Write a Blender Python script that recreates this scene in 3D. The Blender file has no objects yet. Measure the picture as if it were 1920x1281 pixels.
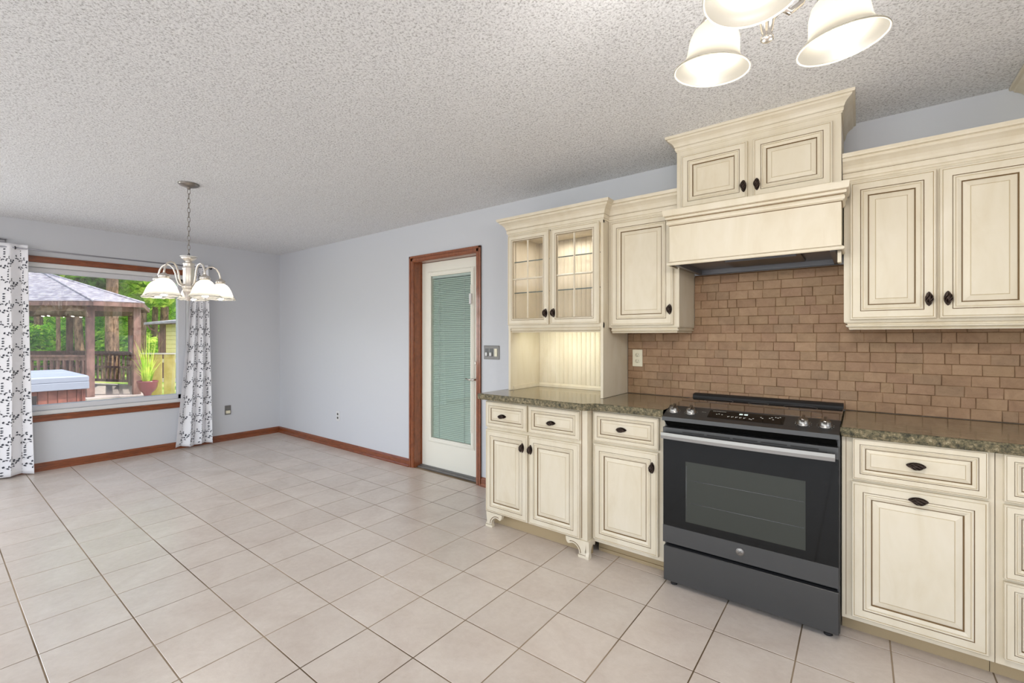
import bpy, bmesh, math, random
from mathutils import Vector, Matrix
R = math.radians
rnd = random.Random(7)
sc = bpy.context.scene
COL = sc.collection

# ------------------------------------------------------------------ camera, sky, sun, added fill lamps, exposure
CAMX, CAMY, CAMZ, YAW = 6.305, -2.976, 1.302, R(37.515)
cd = bpy.data.cameras.new('camera'); cam = bpy.data.objects.new('camera', cd); COL.objects.link(cam)
cam.location = (CAMX, CAMY, CAMZ); cam.rotation_euler = (R(90), 0, YAW)
cd.sensor_width = 36; cd.lens = 848.04 / 1920 * 36; cd.shift_y = -8.695 / 1920
cd.clip_start = 0.02; cd.clip_end = 300
sc.camera = cam
w = bpy.data.worlds.new('sky'); sc.world = w; w.use_nodes = True
nt = w.node_tree; nt.nodes.clear()
o = nt.nodes.new('ShaderNodeOutputWorld'); b = nt.nodes.new('ShaderNodeBackground'); s = nt.nodes.new('ShaderNodeTexSky')
s.sky_type = 'NISHITA'; s.sun_disc = False; s.sun_elevation = R(52); s.sun_rotation = R(100); s.air_density = 1.0; s.dust_density = 2.0
nt.links.new(s.outputs[0], b.inputs[0]); b.inputs[1].default_value = 0.42; nt.links.new(b.outputs[0], o.inputs[0])
sl = bpy.data.lights.new('sun', 'SUN'); sl.energy = 6.5; sl.angle = R(0.6); sl.color = (1.0, 0.95, 0.86)
so = bpy.data.objects.new('sun', sl); COL.objects.link(so)
so.rotation_euler = Vector((0.45, 0.42, 0.95)).to_track_quat('Z', 'Y').to_euler()

def area(name, loc, target, sx, sy, power, col):
    l = bpy.data.lights.new(name, 'AREA'); l.shape = 'RECTANGLE'; l.size = sx; l.size_y = sy; l.energy = power; l.color = col
    ob = bpy.data.objects.new(name, l); COL.objects.link(ob); ob.location = loc
    d = Vector(target) - Vector(loc); ob.rotation_euler = d.to_track_quat('-Z', 'Y').to_euler()
    return ob
# added fill lamps, set by invented openings in the unseen half of the room
area('added_fill_rear', (4.6, -6.45, 1.35), (4.6, 0, 1.35), 5.6, 2.0, 110, (0.93, 0.96, 1.0))
area('added_fill_right', (8.75, -3.6, 1.45), (0, -3.6, 1.3), 3.2, 1.6, 22, (0.95, 0.97, 1.0))
area('added_fill_left', (-0.03, -4.7, 1.45), (4, -4.2, 1.2), 1.9, 1.4, 62, (0.95, 0.97, 1.0))
vs = sc.view_settings; vs.view_transform = 'Standard'; vs.look = 'None'; vs.exposure = 0.0; vs.gamma = 1; vs.use_curve_mapping = False
cy = sc.cycles; cy.max_bounces = 10; cy.diffuse_bounces = 5; cy.glossy_bounces = 4; cy.transmission_bounces = 6; cy.transparent_max_bounces = 16
cy.sample_clamp_indirect = 6; cy.caustics_reflective = False; cy.caustics_refractive = False; cy.use_denoising = True

# ------------------------------------------------------------------ materials
def lin(c):
    return tuple((v / 255 / 12.92) if v / 255 <= 0.04045 else ((v / 255 + 0.055) / 1.055) ** 2.4 for v in c) + (1,)
def N(nt, t, **kw):
    n = nt.nodes.new(t)
    for k, v in kw.items():
        if k in n.inputs: n.inputs[k].default_value = v
        else: setattr(n, k, v)
    return n
def mat(name, col, rough=0.5, metal=0.0, spec=0.5, coat=0.0):
    m = bpy.data.materials.new(name); m.use_nodes = True
    p = m.node_tree.nodes['Principled BSDF']
    p.inputs['Base Color'].default_value = lin(col); p.inputs['Roughness'].default_value = rough; p.inputs['Metallic'].default_value = metal
    p.inputs['Specular IOR Level'].default_value = spec; p.inputs['Coat Weight'].default_value = coat; p.inputs['Coat Roughness'].default_value = 0.08
    return m
def P(m): return m.node_tree.nodes['Principled BSDF']
def coords(m, scale=(1, 1, 1), kind='Object'):
    nt = m.node_tree
    if kind == 'World':
        g = nt.nodes.new('ShaderNodeNewGeometry'); src = g.outputs['Position']
    else:
        src = nt.nodes.new('ShaderNodeTexCoord').outputs[kind]
    mp = nt.nodes.new('ShaderNodeMapping'); mp.inputs['Scale'].default_value = scale
    nt.links.new(src, mp.inputs['Vector']); return mp.outputs[0]
def noise(m, vec, scale, detail=3, rough=0.5, dist=0.0):
    n = N(m.node_tree, 'ShaderNodeTexNoise', Scale=scale, Detail=detail, Roughness=rough, Distortion=dist)
    m.node_tree.links.new(vec, n.inputs['Vector']); return n.outputs['Fac']
def ramp(m, fac, stops):
    r = m.node_tree.nodes.new('ShaderNodeValToRGB'); e = r.color_ramp.elements
    while len(e) < len(stops): e.new(0.5)
    for el, (p, c) in zip(e, stops): el.position = p; el.color = lin(c)
    m.node_tree.links.new(fac, r.inputs['Fac']); return r.outputs['Color']
def bump(m, h, strength=0.3, dist=0.01):
    b = N(m.node_tree, 'ShaderNodeBump', Strength=strength, Distance=dist)
    m.node_tree.links.new(h, b.inputs['Height']); m.node_tree.links.new(b.outputs[0], P(m).inputs['Normal']); return b
def setcol(m, c): m.node_tree.links.new(c, P(m).inputs['Base Color'])
def mixc(m, f, a, b, mode='MIX'):
    n = m.node_tree.nodes.new('ShaderNodeMix'); n.data_type = 'RGBA'; n.blend_type = mode
    L = m.node_tree.links
    for sock, v in ((0, f), (6, a), (7, b)):
        if hasattr(v, 'links'): L.new(v, n.inputs[sock])
        elif isinstance(v, (int, float)): n.inputs[sock].default_value = v
        else: n.inputs[sock].default_value = v
    return n.outputs[2]
def objrand(m): return m.node_tree.nodes.new('ShaderNodeObjectInfo').outputs['Random']
def hsv(m, colsock, rand, dv=0.1, ds=0.0, base=1.0):
    nt = m.node_tree; h = nt.nodes.new('ShaderNodeHueSaturation')
    mr = nt.nodes.new('ShaderNodeMapRange'); mr.inputs['To Min'].default_value = base - dv; mr.inputs['To Max'].default_value = base + dv
    nt.links.new(rand, mr.inputs['Value']); nt.links.new(mr.outputs[0], h.inputs['Value']); nt.links.new(colsock, h.inputs['Color'])
    return h.outputs[0]

M = {}
m = M['wall'] = mat('pale_blue_grey_paint', (201, 203, 208), 0.6, spec=0.3)
bump(m, noise(m, coords(m, kind='World'), 260, 2), 0.08, 0.002)
m = M['ceiling'] = mat('popcorn_ceiling', (226, 222, 218), 0.95, spec=0.1)
v = coords(m, kind='World'); n1 = noise(m, v, 110, 4, 0.8); n2 = noise(m, v, 45, 3, 0.6)
mm = m.node_tree.nodes.new('ShaderNodeMath'); mm.operation = 'MULTIPLY_ADD'; mm.inputs[1].default_value = 0.4
m.node_tree.links.new(n2, mm.inputs[0]); m.node_tree.links.new(n1, mm.inputs[2])
bump(m, mm.outputs[0], 0.6, 0.012)
setcol(m, ramp(m, n1, [(0.34, (166, 165, 165)), (0.49, (236, 237, 239)), (0.62, (246, 247, 248))]))
m = M['wood'] = mat('stained_oak_trim', (150, 78, 42), 0.3, coat=0.35)
v = coords(m, (1, 1, 1), 'World'); g = noise(m, v, 14, 6, 0.65, 1.5); v2 = coords(m, (30, 30, 3), 'World'); g2 = noise(m, v2, 3, 5, 0.6)
setcol(m, mixc(m, 0.5, ramp(m, g, [(0.3, (104, 52, 26)), (0.7, (156, 86, 46))]), ramp(m, g2, [(0.3, (102, 56, 34)), (0.7, (158, 96, 62))])))
m = M['wood_h'] = mat('stained_oak_trim_lengthwise', (150, 78, 42), 0.3, coat=0.35)
v = coords(m, (3, 3, 40), 'World'); g = noise(m, v, 3, 6, 0.65, 1.0)
setcol(m, ramp(m, g, [(0.3, (88, 42, 20)), (0.7, (150, 80, 40))]))
m = M['tile'] = mat('beige_floor_tile', (205, 193, 182), 0.27, spec=0.5)
v = coords(m, kind='World'); a = noise(m, v, 3.2, 5, 0.6, 0.8); bb = noise(m, v, 30, 4, 0.7)
c = mixc(m, 0.35, ramp(m, a, [(0.3, (196, 182, 171)), (0.7, (216, 206, 196))]), ramp(m, bb, [(0.3, (192, 180, 168)), (0.7, (214, 204, 194))]))
setcol(m, hsv(m, c, objrand(m), 0.035)); bump(m, noise(m, v, 12, 5, 0.65, 1.2), 0.12, 0.01)
m = M['grout'] = mat('floor_grout', (138, 122, 104), 0.9, spec=0.1)
v = coords(m, kind='World'); setcol(m, ramp(m, noise(m, v, 1.3, 3), [(0.35, (100, 84, 66)), (0.65, (166, 148, 126))]))
m = M['cab'] = mat('cream_cabinet_paint', (213, 203, 182), 0.42, spec=0.35)
v = coords(m, kind='World'); g = noise(m, coords(m, (1, 1, 0.35), 'World'), 9, 4, 0.6, 0.6)
setcol(m, ramp(m, g, [(0.25, (205, 193, 169)), (0.5, (212, 202, 181)), (0.75, (217, 208, 190))])); bump(m, noise(m, v, 60, 2), 0.05, 0.002)
M['glaze'] = mat('brown_glaze_in_grooves', (116, 92, 60), 0.6)
M['glaze2'] = mat('light_glaze_in_grooves', (176, 158, 122), 0.6)
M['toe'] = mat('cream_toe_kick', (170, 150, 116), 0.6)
m = M['bronze'] = mat('dark_bronze_hardware', (70, 58, 52), 0.28, metal=0.8)
m = M['granite'] = mat('brown_green_granite', (120, 110, 90), 0.12, spec=0.5)
v = coords(m, (1, 2.4, 2.4), 'World'); a = noise(m, v, 3.0, 8, 0.62, 1.6); c2 = noise(m, coords(m, kind='World'), 55, 6, 0.75)
c = ramp(m, a, [(0.30, (74, 72, 60)), (0.43, (122, 112, 90)), (0.52, (150, 132, 106)), (0.60, (106, 100, 80)), (0.72, (158, 146, 118))])
d = ramp(m, c2, [(0.38, (52, 50, 40)), (0.5, (140, 126, 100)), (0.64, (186, 172, 140))])
setcol(m, mixc(m, 0.32, c, d))
m = M['granite_edge'] = mat('chiselled_granite_edge', (110, 100, 78), 0.4)
v = coords(m, kind='World'); c2 = noise(m, v, 60, 6, 0.8)
setcol(m, ramp(m, c2, [(0.36, (40, 40, 32)), (0.48, (104, 98, 74)), (0.58, (146, 132, 102)), (0.70, (206, 196, 166))])); bump(m, c2, 0.8, 0.012)
m = M['trav'] = mat('tumbled_travertine', (176, 138, 104), 0.55, spec=0.35)
v = coords(m, kind='World'); a = noise(m, v, 22, 5, 0.65, 0.5); pit = noise(m, v, 190, 2, 0.5)
c = ramp(m, a, [(0.28, (114, 88, 66)), (0.5, (146, 116, 90)), (0.75, (172, 143, 114))])
c = mixc(m, ramp(m, pit, [(0.27, (255, 255, 255)), (0.33, (0, 0, 0))]), c, lin((96, 70, 50)))
nt = m.node_tree; oi = objrand(m); rr = nt.nodes.new('ShaderNodeValToRGB'); nt.links.new(oi, rr.inputs['Fac'])
rr.color_ramp.interpolation = 'CONSTANT'; e = rr.color_ramp.elements
for q, cc in enumerate([(154, 122, 92), (144, 113, 84), (150, 117, 90), (164, 133, 102), (141, 115, 88), (152, 124, 92)]):
    el = e[q] if q < 2 else e.new(q / 6); el.position = q / 6; el.color = lin(cc)
setcol(m, mixc(m, 0.55, c, rr.outputs[0])); bump(m, a, 0.3, 0.004)
M['travgrout'] = mat('tan_grout', (112, 86, 62), 0.9, spec=0.1)
M['slate'] = mat('black_slate_steel', (80, 80, 80), 0.38, metal=0.7)
M['slate_dark'] = mat('dark_enamel', (24, 24, 26), 0.3)
M['blackglass'] = mat('black_oven_glass', (20, 20, 19), 0.05, spec=0.22)
M['ovenglass'] = mat('oven_window_glass', (58, 60, 55), 0.1, spec=0.22)
M['cooktop'] = mat('ceramic_cooktop', (34, 32, 32), 0.05, spec=0.7)
m = M['steel'] = mat('brushed_steel', (150, 147, 143), 0.34, metal=1.0)
M['chrome'] = mat('brushed_nickel', (214, 208, 200), 0.2, metal=1.0)
M['nickel'] = mat('aged_nickel', (142, 136, 130), 0.32, metal=0.9)
M['nickel_light'] = mat('pale_satin_nickel', (226, 220, 212), 0.3, metal=0.9)
M['hoodmetal'] = mat('grey_hood_liner', (118, 118, 122), 0.4, metal=0.5)
M['white'] = mat('white_vinyl', (214, 214, 214), 0.4)
M['vinyl_grey'] = mat('pale_vinyl_frame', (206, 206, 210), 0.4)
M['doorwhite'] = mat('cream_white_door', (232, 230, 218), 0.38)
m = M['slat'] = mat('aluminium_blind_slat', (206, 216, 208), 0.45)
M['plate_metal'] = mat('pewter_switch_plate', (126, 124, 122), 0.5, metal=0.6)
M['ivory'] = mat('ivory_plastic', (226, 220, 196), 0.4)
M['dark'] = mat('dark_slot', (26, 24, 24), 0.6)
M['print'] = mat('icon_print', (220, 220, 214), 0.5)
m = M['fabric'] = mat('white_curtain_cotton', (236, 236, 240), 0.9, spec=0.1)
P(m).inputs['Subsurface Weight'].default_value = 0.0
M['leafprint'] = mat('charcoal_leaf_print', (70, 72, 80), 0.9, spec=0.05)
M['rod'] = mat('brushed_curtain_rod', (150, 150, 156), 0.35, metal=0.8)
M['blackmetal'] = mat('black_metal', (36, 34, 40), 0.4, metal=0.5)

def glassmat(name, tint, refl=1.0, base=0.045):
    m = bpy.data.materials.new(name); m.use_nodes = True; nt = m.node_tree; nt.nodes.clear()
    o = nt.nodes.new('ShaderNodeOutputMaterial'); t = N(nt, 'ShaderNodeBsdfTransparent', Color=tint); g = N(nt, 'ShaderNodeBsdfGlossy', Roughness=0.01)
    g.inputs['Color'].default_value = (refl, refl, refl, 1)
    # Schlick reflectance from |N.I| so both faces of a thin pane behave alike
    gm = nt.nodes.new('ShaderNodeNewGeometry'); mx = nt.nodes.new('ShaderNodeMixShader')
    dt = nt.nodes.new('ShaderNodeVectorMath'); dt.operation = 'DOT_PRODUCT'; nt.links.new(gm.outputs['Incoming'], dt.inputs[0]); nt.links.new(gm.outputs['Normal'], dt.inputs[1])
    def mth(op, a, b_=None):
        n = nt.nodes.new('ShaderNodeMath'); n.operation = op
        for i, v_ in enumerate((a, b_)):
            if v_ is None: continue
            if isinstance(v_, (int, float)): n.inputs[i].default_value = v_
            else: nt.links.new(v_, n.inputs[i])
        return n.outputs[0]
    c_ = mth('POWER', mth('SUBTRACT', 1.0, mth('ABSOLUTE', dt.outputs['Value'])), 5.0)
    fac = mth('ADD', mth('MULTIPLY', c_, 0.95 - base), base)
    nt.links.new(fac, mx.inputs[0]); nt.links.new(t.outputs[0], mx.inputs[1]); nt.links.new(g.outputs[0], mx.inputs[2]); nt.links.new(mx.outputs[0], o.inputs[0])
    return m
M['glass'] = glassmat('clear_window_glass', (0.97, 0.98, 0.97, 1), base=0.09)
M['doorglass'] = glassmat('green_tinted_door_glass', (0.90, 0.94, 0.92, 1))
M['shelfglass'] = glassmat('cabinet_glass', (0.985, 0.985, 0.98, 1))
def emis(name, col, st):
    m = bpy.data.materials.new(name); m.use_nodes = True; p = P(m); p.inputs['Base Color'].default_value = lin(col)
    p.inputs['Emission Color'].default_value = lin(col); p.inputs['Emission Strength'].default_value = st; return m
M['bulb'] = emis('lit_bulb', (255, 246, 232), 92)
M['bulb_dining'] = emis('lit_dining_bulb', (255, 248, 236), 85)
M['puck'] = emis('lit_puck_lens', (255, 246, 226), 2)
def shade(name, col, tw, rough=0.4):
    m = bpy.data.materials.new(name); m.use_nodes = True; nt = m.node_tree; nt.nodes.clear()
    o = nt.nodes.new('ShaderNodeOutputMaterial'); d = N(nt, 'ShaderNodeBsdfDiffuse', Color=lin(col)); t = N(nt, 'ShaderNodeBsdfTranslucent', Color=lin(col))
    g = N(nt, 'ShaderNodeBsdfGlossy', Roughness=0.45); a = N(nt, 'ShaderNodeMixShader', Fac=tw); b_ = N(nt, 'ShaderNodeMixShader', Fac=0.06)
    a.inputs[0].default_value = tw; b_.inputs[0].default_value = 0.03
    nt.links.new(d.outputs[0], a.inputs[1]); nt.links.new(t.outputs[0], a.inputs[2]); nt.links.new(a.outputs[0], b_.inputs[1]); nt.links.new(g.outputs[0], b_.inputs[2]); nt.links.new(b_.outputs[0], o.inputs[0])
    return m
M['shade'] = shade('frosted_white_glass', (80, 78, 73), 0.5)
M['rim'] = shade('frosted_glass_edge', (150, 146, 136), 0.5)
M['shade_d'] = shade('alabaster_glass', (132, 130, 125), 0.5)
# outdoors
m = M['bark'] = mat('pine_bark', (118, 92, 76), 0.9, spec=0.1)
v = coords(m, (1, 1, 0.3), 'World'); a = noise(m, v, 14, 5, 0.7); setcol(m, ramp(m, a, [(0.35, (70, 50, 42)), (0.65, (158, 128, 108))])); bump(m, a, 0.8, 0.05)
m = M['timber'] = mat('stained_gazebo_timber', (112, 84, 78), 0.75, spec=0.2)
v = coords(m, (1, 1, 0.4), 'World'); setcol(m, ramp(m, noise(m, v, 12, 4), [(0.3, (92, 68, 64)), (0.7, (140, 108, 100))]))
m = M['shingle'] = mat('grey_roof_shingle', (150, 146, 156), 0.9, spec=0.1)
v = coords(m, kind='World'); br = N(m.node_tree, 'ShaderNodeTexNoise', Scale=9.0, Detail=4.0); m.node_tree.links.new(v, br.inputs['Vector'])
setcol(m, ramp(m, br.outputs['Fac'], [(0.3, (124, 120, 130)), (0.7, (174, 170, 178))]))
m = M['deck'] = mat('weathered_deck', (176, 164, 160), 0.85)
m = M['fence'] = mat('cream_painted_fence', (226, 218, 150), 0.8)
v = coords(m, kind='World'); setcol(m, ramp(m, noise(m, v, 5, 4), [(0.3, (206, 186, 96)), (0.7, (232, 216, 136))]))
M['fencecap'] = mat('weathered_white_cap', (226, 220, 206), 0.8)
M['siding'] = mat('pale_yellow_siding', (222, 208, 142), 0.7)
m = M['grass'] = mat('lawn', (96, 128, 52), 0.95, spec=0.05)
v = coords(m, kind='World'); setcol(m, ramp(m, noise(m, v, 0.9, 5, 0.6), [(0.35, (70, 96, 38)), (0.5, (126, 156, 66)), (0.68, (176, 168, 120))]))
M['patio'] = mat('patio_concrete', (196, 190, 184), 0.9)
M['tubwood'] = mat('hot_tub_redwood', (136, 76, 66), 0.6)
v = coords(M['tubwood'], kind='World'); setcol(M['tubwood'], hsv(M['tubwood'], ramp(M['tubwood'], noise(M['tubwood'], v, 9, 3), [(0.3, (112, 62, 56)), (0.7, (156, 92, 78))]), objrand(M['tubwood']), 0.16))
M['vinylcover'] = mat('pale_blue_vinyl_cover', (150, 156, 172), 0.6)
M['pot'] = mat('oxblood_glazed_pot', (112, 52, 58), 0.3)
M['chime'] = mat('blue_wind_chime', (60, 96, 176), 0.4)
def leafmat(name, c1, c2, c3, tw=0.45):
    m = bpy.data.materials.new(name); m.use_nodes = True; nt = m.node_tree; nt.nodes.clear()
    o = nt.nodes.new('ShaderNodeOutputMaterial'); g = nt.nodes.new('ShaderNodeNewGeometry')
    n = N(nt, 'ShaderNodeTexNoise', Scale=1.1, Detail=5.0, Roughness=0.7); nt.links.new(g.outputs['Position'], n.inputs['Vector'])
    r = nt.nodes.new('ShaderNodeValToRGB'); e = r.color_ramp.elements; e.new(0.5)
    for el, (p_, c) in zip(e, [(0.36, c1), (0.5, c2), (0.62, c3)]): el.position = p_; el.color = lin(c)
    nt.links.new(n.outputs['Fac'], r.inputs['Fac'])
    d = nt.nodes.new('ShaderNodeBsdfDiffuse'); t = nt.nodes.new('ShaderNodeBsdfTranslucent'); mx = nt.nodes.new('ShaderNodeMixShader'); mx.inputs[0].default_value = tw
    for q in (d, t): nt.links.new(r.outputs[0], q.inputs['Color'])
    nt.links.new(d.outputs[0], mx.inputs[1]); nt.links.new(t.outputs[0], mx.inputs[2]); nt.links.new(mx.outputs[0], o.inputs[0]); return m
M['leaf'] = leafmat('bright_green_leaves', (84, 146, 36), (158, 208, 62), (228, 240, 120))
M['leafdark'] = leafmat('mid_green_leaves', (56, 108, 34), (112, 172, 52), (196, 226, 92))

# ------------------------------------------------------------------ mesh helpers
class MB:
    def __init__(s): s.v = []; s.f = []; s.mi = []; s.sm = []
    def add(s, vs, fs, mi=0, smooth=False):
        k = len(s.v); s.v += [tuple(q) for q in vs]
        for f in fs: s.f.append([k + i for i in f]); s.mi.append(mi); s.sm.append(smooth)
        return s
    def box(s, x0, x1, y0, y1, z0, z1, mi=0, bev=0.0, rot=None, org=None):
        if bev <= 0:
            vs = [(x, y, z) for z in (z0, z1) for y in (y0, y1) for x in (x0, x1)]
            fs = [(0, 2, 3, 1), (4, 5, 7, 6), (0, 1, 5, 4), (2, 6, 7, 3), (0, 4, 6, 2), (1, 3, 7, 5)]
        else:
            b = min(bev, (x1 - x0) / 2.01, (y1 - y0) / 2.01, (z1 - z0) / 2.01)
            vs = []; idx = {}
            X = (x0, x1); Y = (y0, y1); Z = (z0, z1)
            for i in (0, 1):
                for j in (0, 1):
                    for k in (0, 1):
                        si, sj, sk = (1 - 2 * i), (1 - 2 * j), (1 - 2 * k)
                        for a in range(3):
                            p = [X[i] + si * b, Y[j] + sj * b, Z[k] + sk * b]
                            p[a] = (X, Y, Z)[a][(i, j, k)[a]]
                            idx[(i, j, k, a)] = len(vs); vs.append(tuple(p))
            fs = []
            for a in range(3):
                o1, o2 = [q for q in range(3) if q != a]
                for sgn in (0, 1):
                    loop = []
                    for (u, v_) in ((0, 0), (1, 0), (1, 1), (0, 1)):
                        key = [0, 0, 0]; key[a] = sgn; key[o1] = u; key[o2] = v_
                        loop.append(idx[(key[0], key[1], key[2], a)])
                    fs.append(loop)
            for a in range(3):
                o1, o2 = [q for q in range(3) if q != a]
                for u in (0, 1):
                    for v_ in (0, 1):
                        k0 = [0, 0, 0]; k0[o1] = u; k0[o2] = v_; k1 = list(k0); k0[a] = 0; k1[a] = 1
                        fs.append([idx[tuple(k0) + (o1,)], idx[tuple(k1) + (o1,)], idx[tuple(k1) + (o2,)], idx[tuple(k0) + (o2,)]])
            for i in (0, 1):
                for j in (0, 1):
                    for k in (0, 1): fs.append([idx[(i, j, k, 0)], idx[(i, j, k, 1)], idx[(i, j, k, 2)]])
        if rot is not None:
            og = Vector(org or (0, 0, 0)); vs = [og + rot @ (Vector(q) - og) for q in vs]
        return s.add(vs, fs, mi)
    def tube(s, pts, r, n=10, mi=0, cap=True, closed=False):
        pts = [Vector(q) for q in pts]; rs = r if isinstance(r, (list, tuple)) else [r] * len(pts)
        L = len(pts); rings = []; prev = None
        for i, q in enumerate(pts):
            if closed: d = pts[(i + 1) % L] - pts[i - 1]
            else: d = pts[min(i + 1, L - 1)] - pts[max(i - 1, 0)]
            d.normalize()
            if prev is None:
                a = Vector((0, 0, 1)) if abs(d.z) < 0.9 else Vector((1, 0, 0)); u = d.cross(a).normalized()
            else:
                u = (prev - d * prev.dot(d)); u = u.normalized() if u.length > 1e-6 else d.orthogonal().normalized()
            prev = u; w_ = d.cross(u)
            rings.append([q + (u * math.cos(2 * math.pi * k / n) + w_ * math.sin(2 * math.pi * k / n)) * rs[i] for k in range(n)])
        vs = [p for rg in rings for p in rg]; fs = []
        for i in range(L if closed else L - 1):
            j = (i + 1) % L
            for k in range(n): fs.append((i * n + k, i * n + (k + 1) % n, j * n + (k + 1) % n, j * n + k))
        if cap and not closed: fs += [tuple(range(n - 1, -1, -1)), tuple((L - 1) * n + k for k in range(n))]
        return s.add(vs, fs, mi, True)
    def lathe(s, prof, c=(0, 0, 0), n=24, mi=0, rot=None, sq=(1, 1), wave=None):
        c = Vector(c); vs = []
        for i, (r, z) in enumerate(prof):
            for k in range(n):
                a = 2 * math.pi * k / n; rr_ = r; zz = z
                if wave: rr_, zz = wave(i, a, r, z)
                p = Vector((rr_ * math.cos(a) * sq[0], rr_ * math.sin(a) * sq[1], zz))
                if rot is not None: p = rot @ p
                vs.append(c + p)
        fs = []
        for i in range(len(prof) - 1):
            for k in range(n): fs.append((i * n + k, i * n + (k + 1) % n, (i + 1) * n + (k + 1) % n, (i + 1) * n + k))
        return s.add(vs, fs, mi, True)
    def poly(s, pts, d, mi=0):
        """closed polygon pts (3D) extruded by vector d"""
        n = len(pts); d = Vector(d); vs = [Vector(q) for q in pts] + [Vector(q) + d for q in pts]
        fs = [tuple(range(n)), tuple(range(2 * n - 1, n - 1, -1))] + [(i, i + n, (i + 1) % n + n, (i + 1) % n) for i in range(n)]
        return s.add(vs, fs, mi)
    def sweep(s, prof, path, z0=0.0, mi=0, glaze=(), gmi=1):
        """prof: (out, z) list; path: XY points, outward = right of travel; mitred corners"""
        path = [Vector((q[0], q[1])) for q in path]; nseg = len(path) - 1
        nor = []
        for i in range(nseg):
            d = (path[i + 1] - path[i]).normalized(); nor.append(Vector((d.y, -d.x)))
        offs = []
        for i in range(len(path)):
            if i == 0: offs.append(nor[0])
            elif i == nseg: offs.append(nor[-1])
            else: offs.append((nor[i - 1] + nor[i]) / (1 + nor[i - 1].dot(nor[i])))
        k = len(prof)
        vs = [(path[i].x + offs[i].x * o_, path[i].y + offs[i].y * o_, z0 + z) for i in range(len(path)) for (o_, z) in prof]
        for i in range(nseg):
            for j in range(k - 1):
                pass
        base = len(s.v); s.v += vs
        for i in range(nseg):
            for j in range(k - 1):
                s.f.append([base + i * k + j, base + (i + 1) * k + j, base + (i + 1) * k + j + 1, base + i * k + j + 1])
                s.mi.append(gmi if j in glaze else mi); s.sm.append(False)
        s.f.append([base + j for j in range(k)]); s.mi.append(mi); s.sm.append(False)
        s.f.append([base + nseg * k + j for j in range(k - 1, -1, -1)]); s.mi.append(mi); s.sm.append(False)
        return s
    def build(s, name, mats, parent=None, org=None):
        me = bpy.data.meshes.new(name); og = Vector(org) if org is not None else None
        vs = s.v if og is None else [tuple(Vector(q) - og) for q in s.v]
        me.from_pydata(vs, [], s.f)
        for q in (mats if isinstance(mats, (list, tuple)) else [mats]): me.materials.append(q)
        me.polygons.foreach_set('material_index', s.mi); me.polygons.foreach_set('use_smooth', s.sm)
        me.update()
        bm = bmesh.new(); bm.from_mesh(me); bmesh.ops.recalc_face_normals(bm, faces=bm.faces); bm.to_mesh(me); bm.free()
        ob = bpy.data.objects.new(name, me); COL.objects.link(ob)
        if og is not None: ob.location = og
        if parent is not None:
            ob.parent = parent
            if og is not None and parent.type == 'EMPTY': ob.location = og - world_loc(parent)
            elif og is None: ob.matrix_parent_inverse = Matrix.Translation(-world_loc(parent))
        return ob
def world_loc(o):
    p = Vector(o.location)
    return p if o.parent is None else p + world_loc(o.parent) + o.matrix_parent_inverse.translation
def tag(o, label=None, cat=None, group=None, kind=None):
    if label: o['label'] = label
    if cat: o['category'] = cat
    if group: o['group'] = group
    if kind: o['kind'] = kind
    return o
def thing(name, label, cat, loc, group=None):
    o = bpy.data.objects.new(name, None); COL.objects.link(o); o.location = loc; o.empty_display_size = 0.1
    return tag(o, label, cat, group)
def struct(name, mb, m): return tag(mb.build(name, m), kind='structure')

# ------------------------------------------------------------------ room shell
H = 2.42; T = 0.14; XR = 9.0; YF = -6.6
DX0, DX1, DZ = 2.793, 3.628, 2.045            # back door opening
WY0, WY1, WZ0, WZ1 = -2.56, -1.045, 0.54, 2.024  # picture window opening
struct('wall_back', MB().box(-T, DX0, 0, T, -0.1, H).box(DX1, XR + T, 0, T, -0.1, H).box(DX0, DX1, 0, T, DZ, H), M['wall'])
struct('wall_left', MB().box(-T, 0, WY1, 0, -0.1, H).box(-T, 0, YF - T, -5.75, -0.1, H).box(-T, 0, -3.65, WY0, -0.1, H).box(-T, 0, -5.75, -3.65, -0.1, 0.65).box(-T, 0, -5.75, -3.65, 2.25, H).box(-T, 0, WY0, WY1, -0.1, WZ0).box(-T, 0, WY0, WY1, WZ1, H), M['wall'])
struct('wall_right', MB().box(XR, XR + T, YF - T, -5.3, -0.1, H).box(XR, XR + T, -1.9, 0, -0.1, H).box(XR, XR + T, -5.3, -1.9, -0.1, 0.6).box(XR, XR + T, -5.3, -1.9, 2.3, H), M['wall'])
struct('wall_front', MB().box(0, 1.7, YF - T, YF, -0.1, H).box(7.5, XR, YF - T, YF, -0.1, H).box(1.7, 7.5, YF - T, YF, 2.36, H).box(1.7, 7.5, YF - T, YF, -0.1, 0.3), M['wall'])
struct('ceiling', MB().box(-T - 0.35, XR + T, YF - T, T, H, H + 0.25), M['ceiling'])

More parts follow.
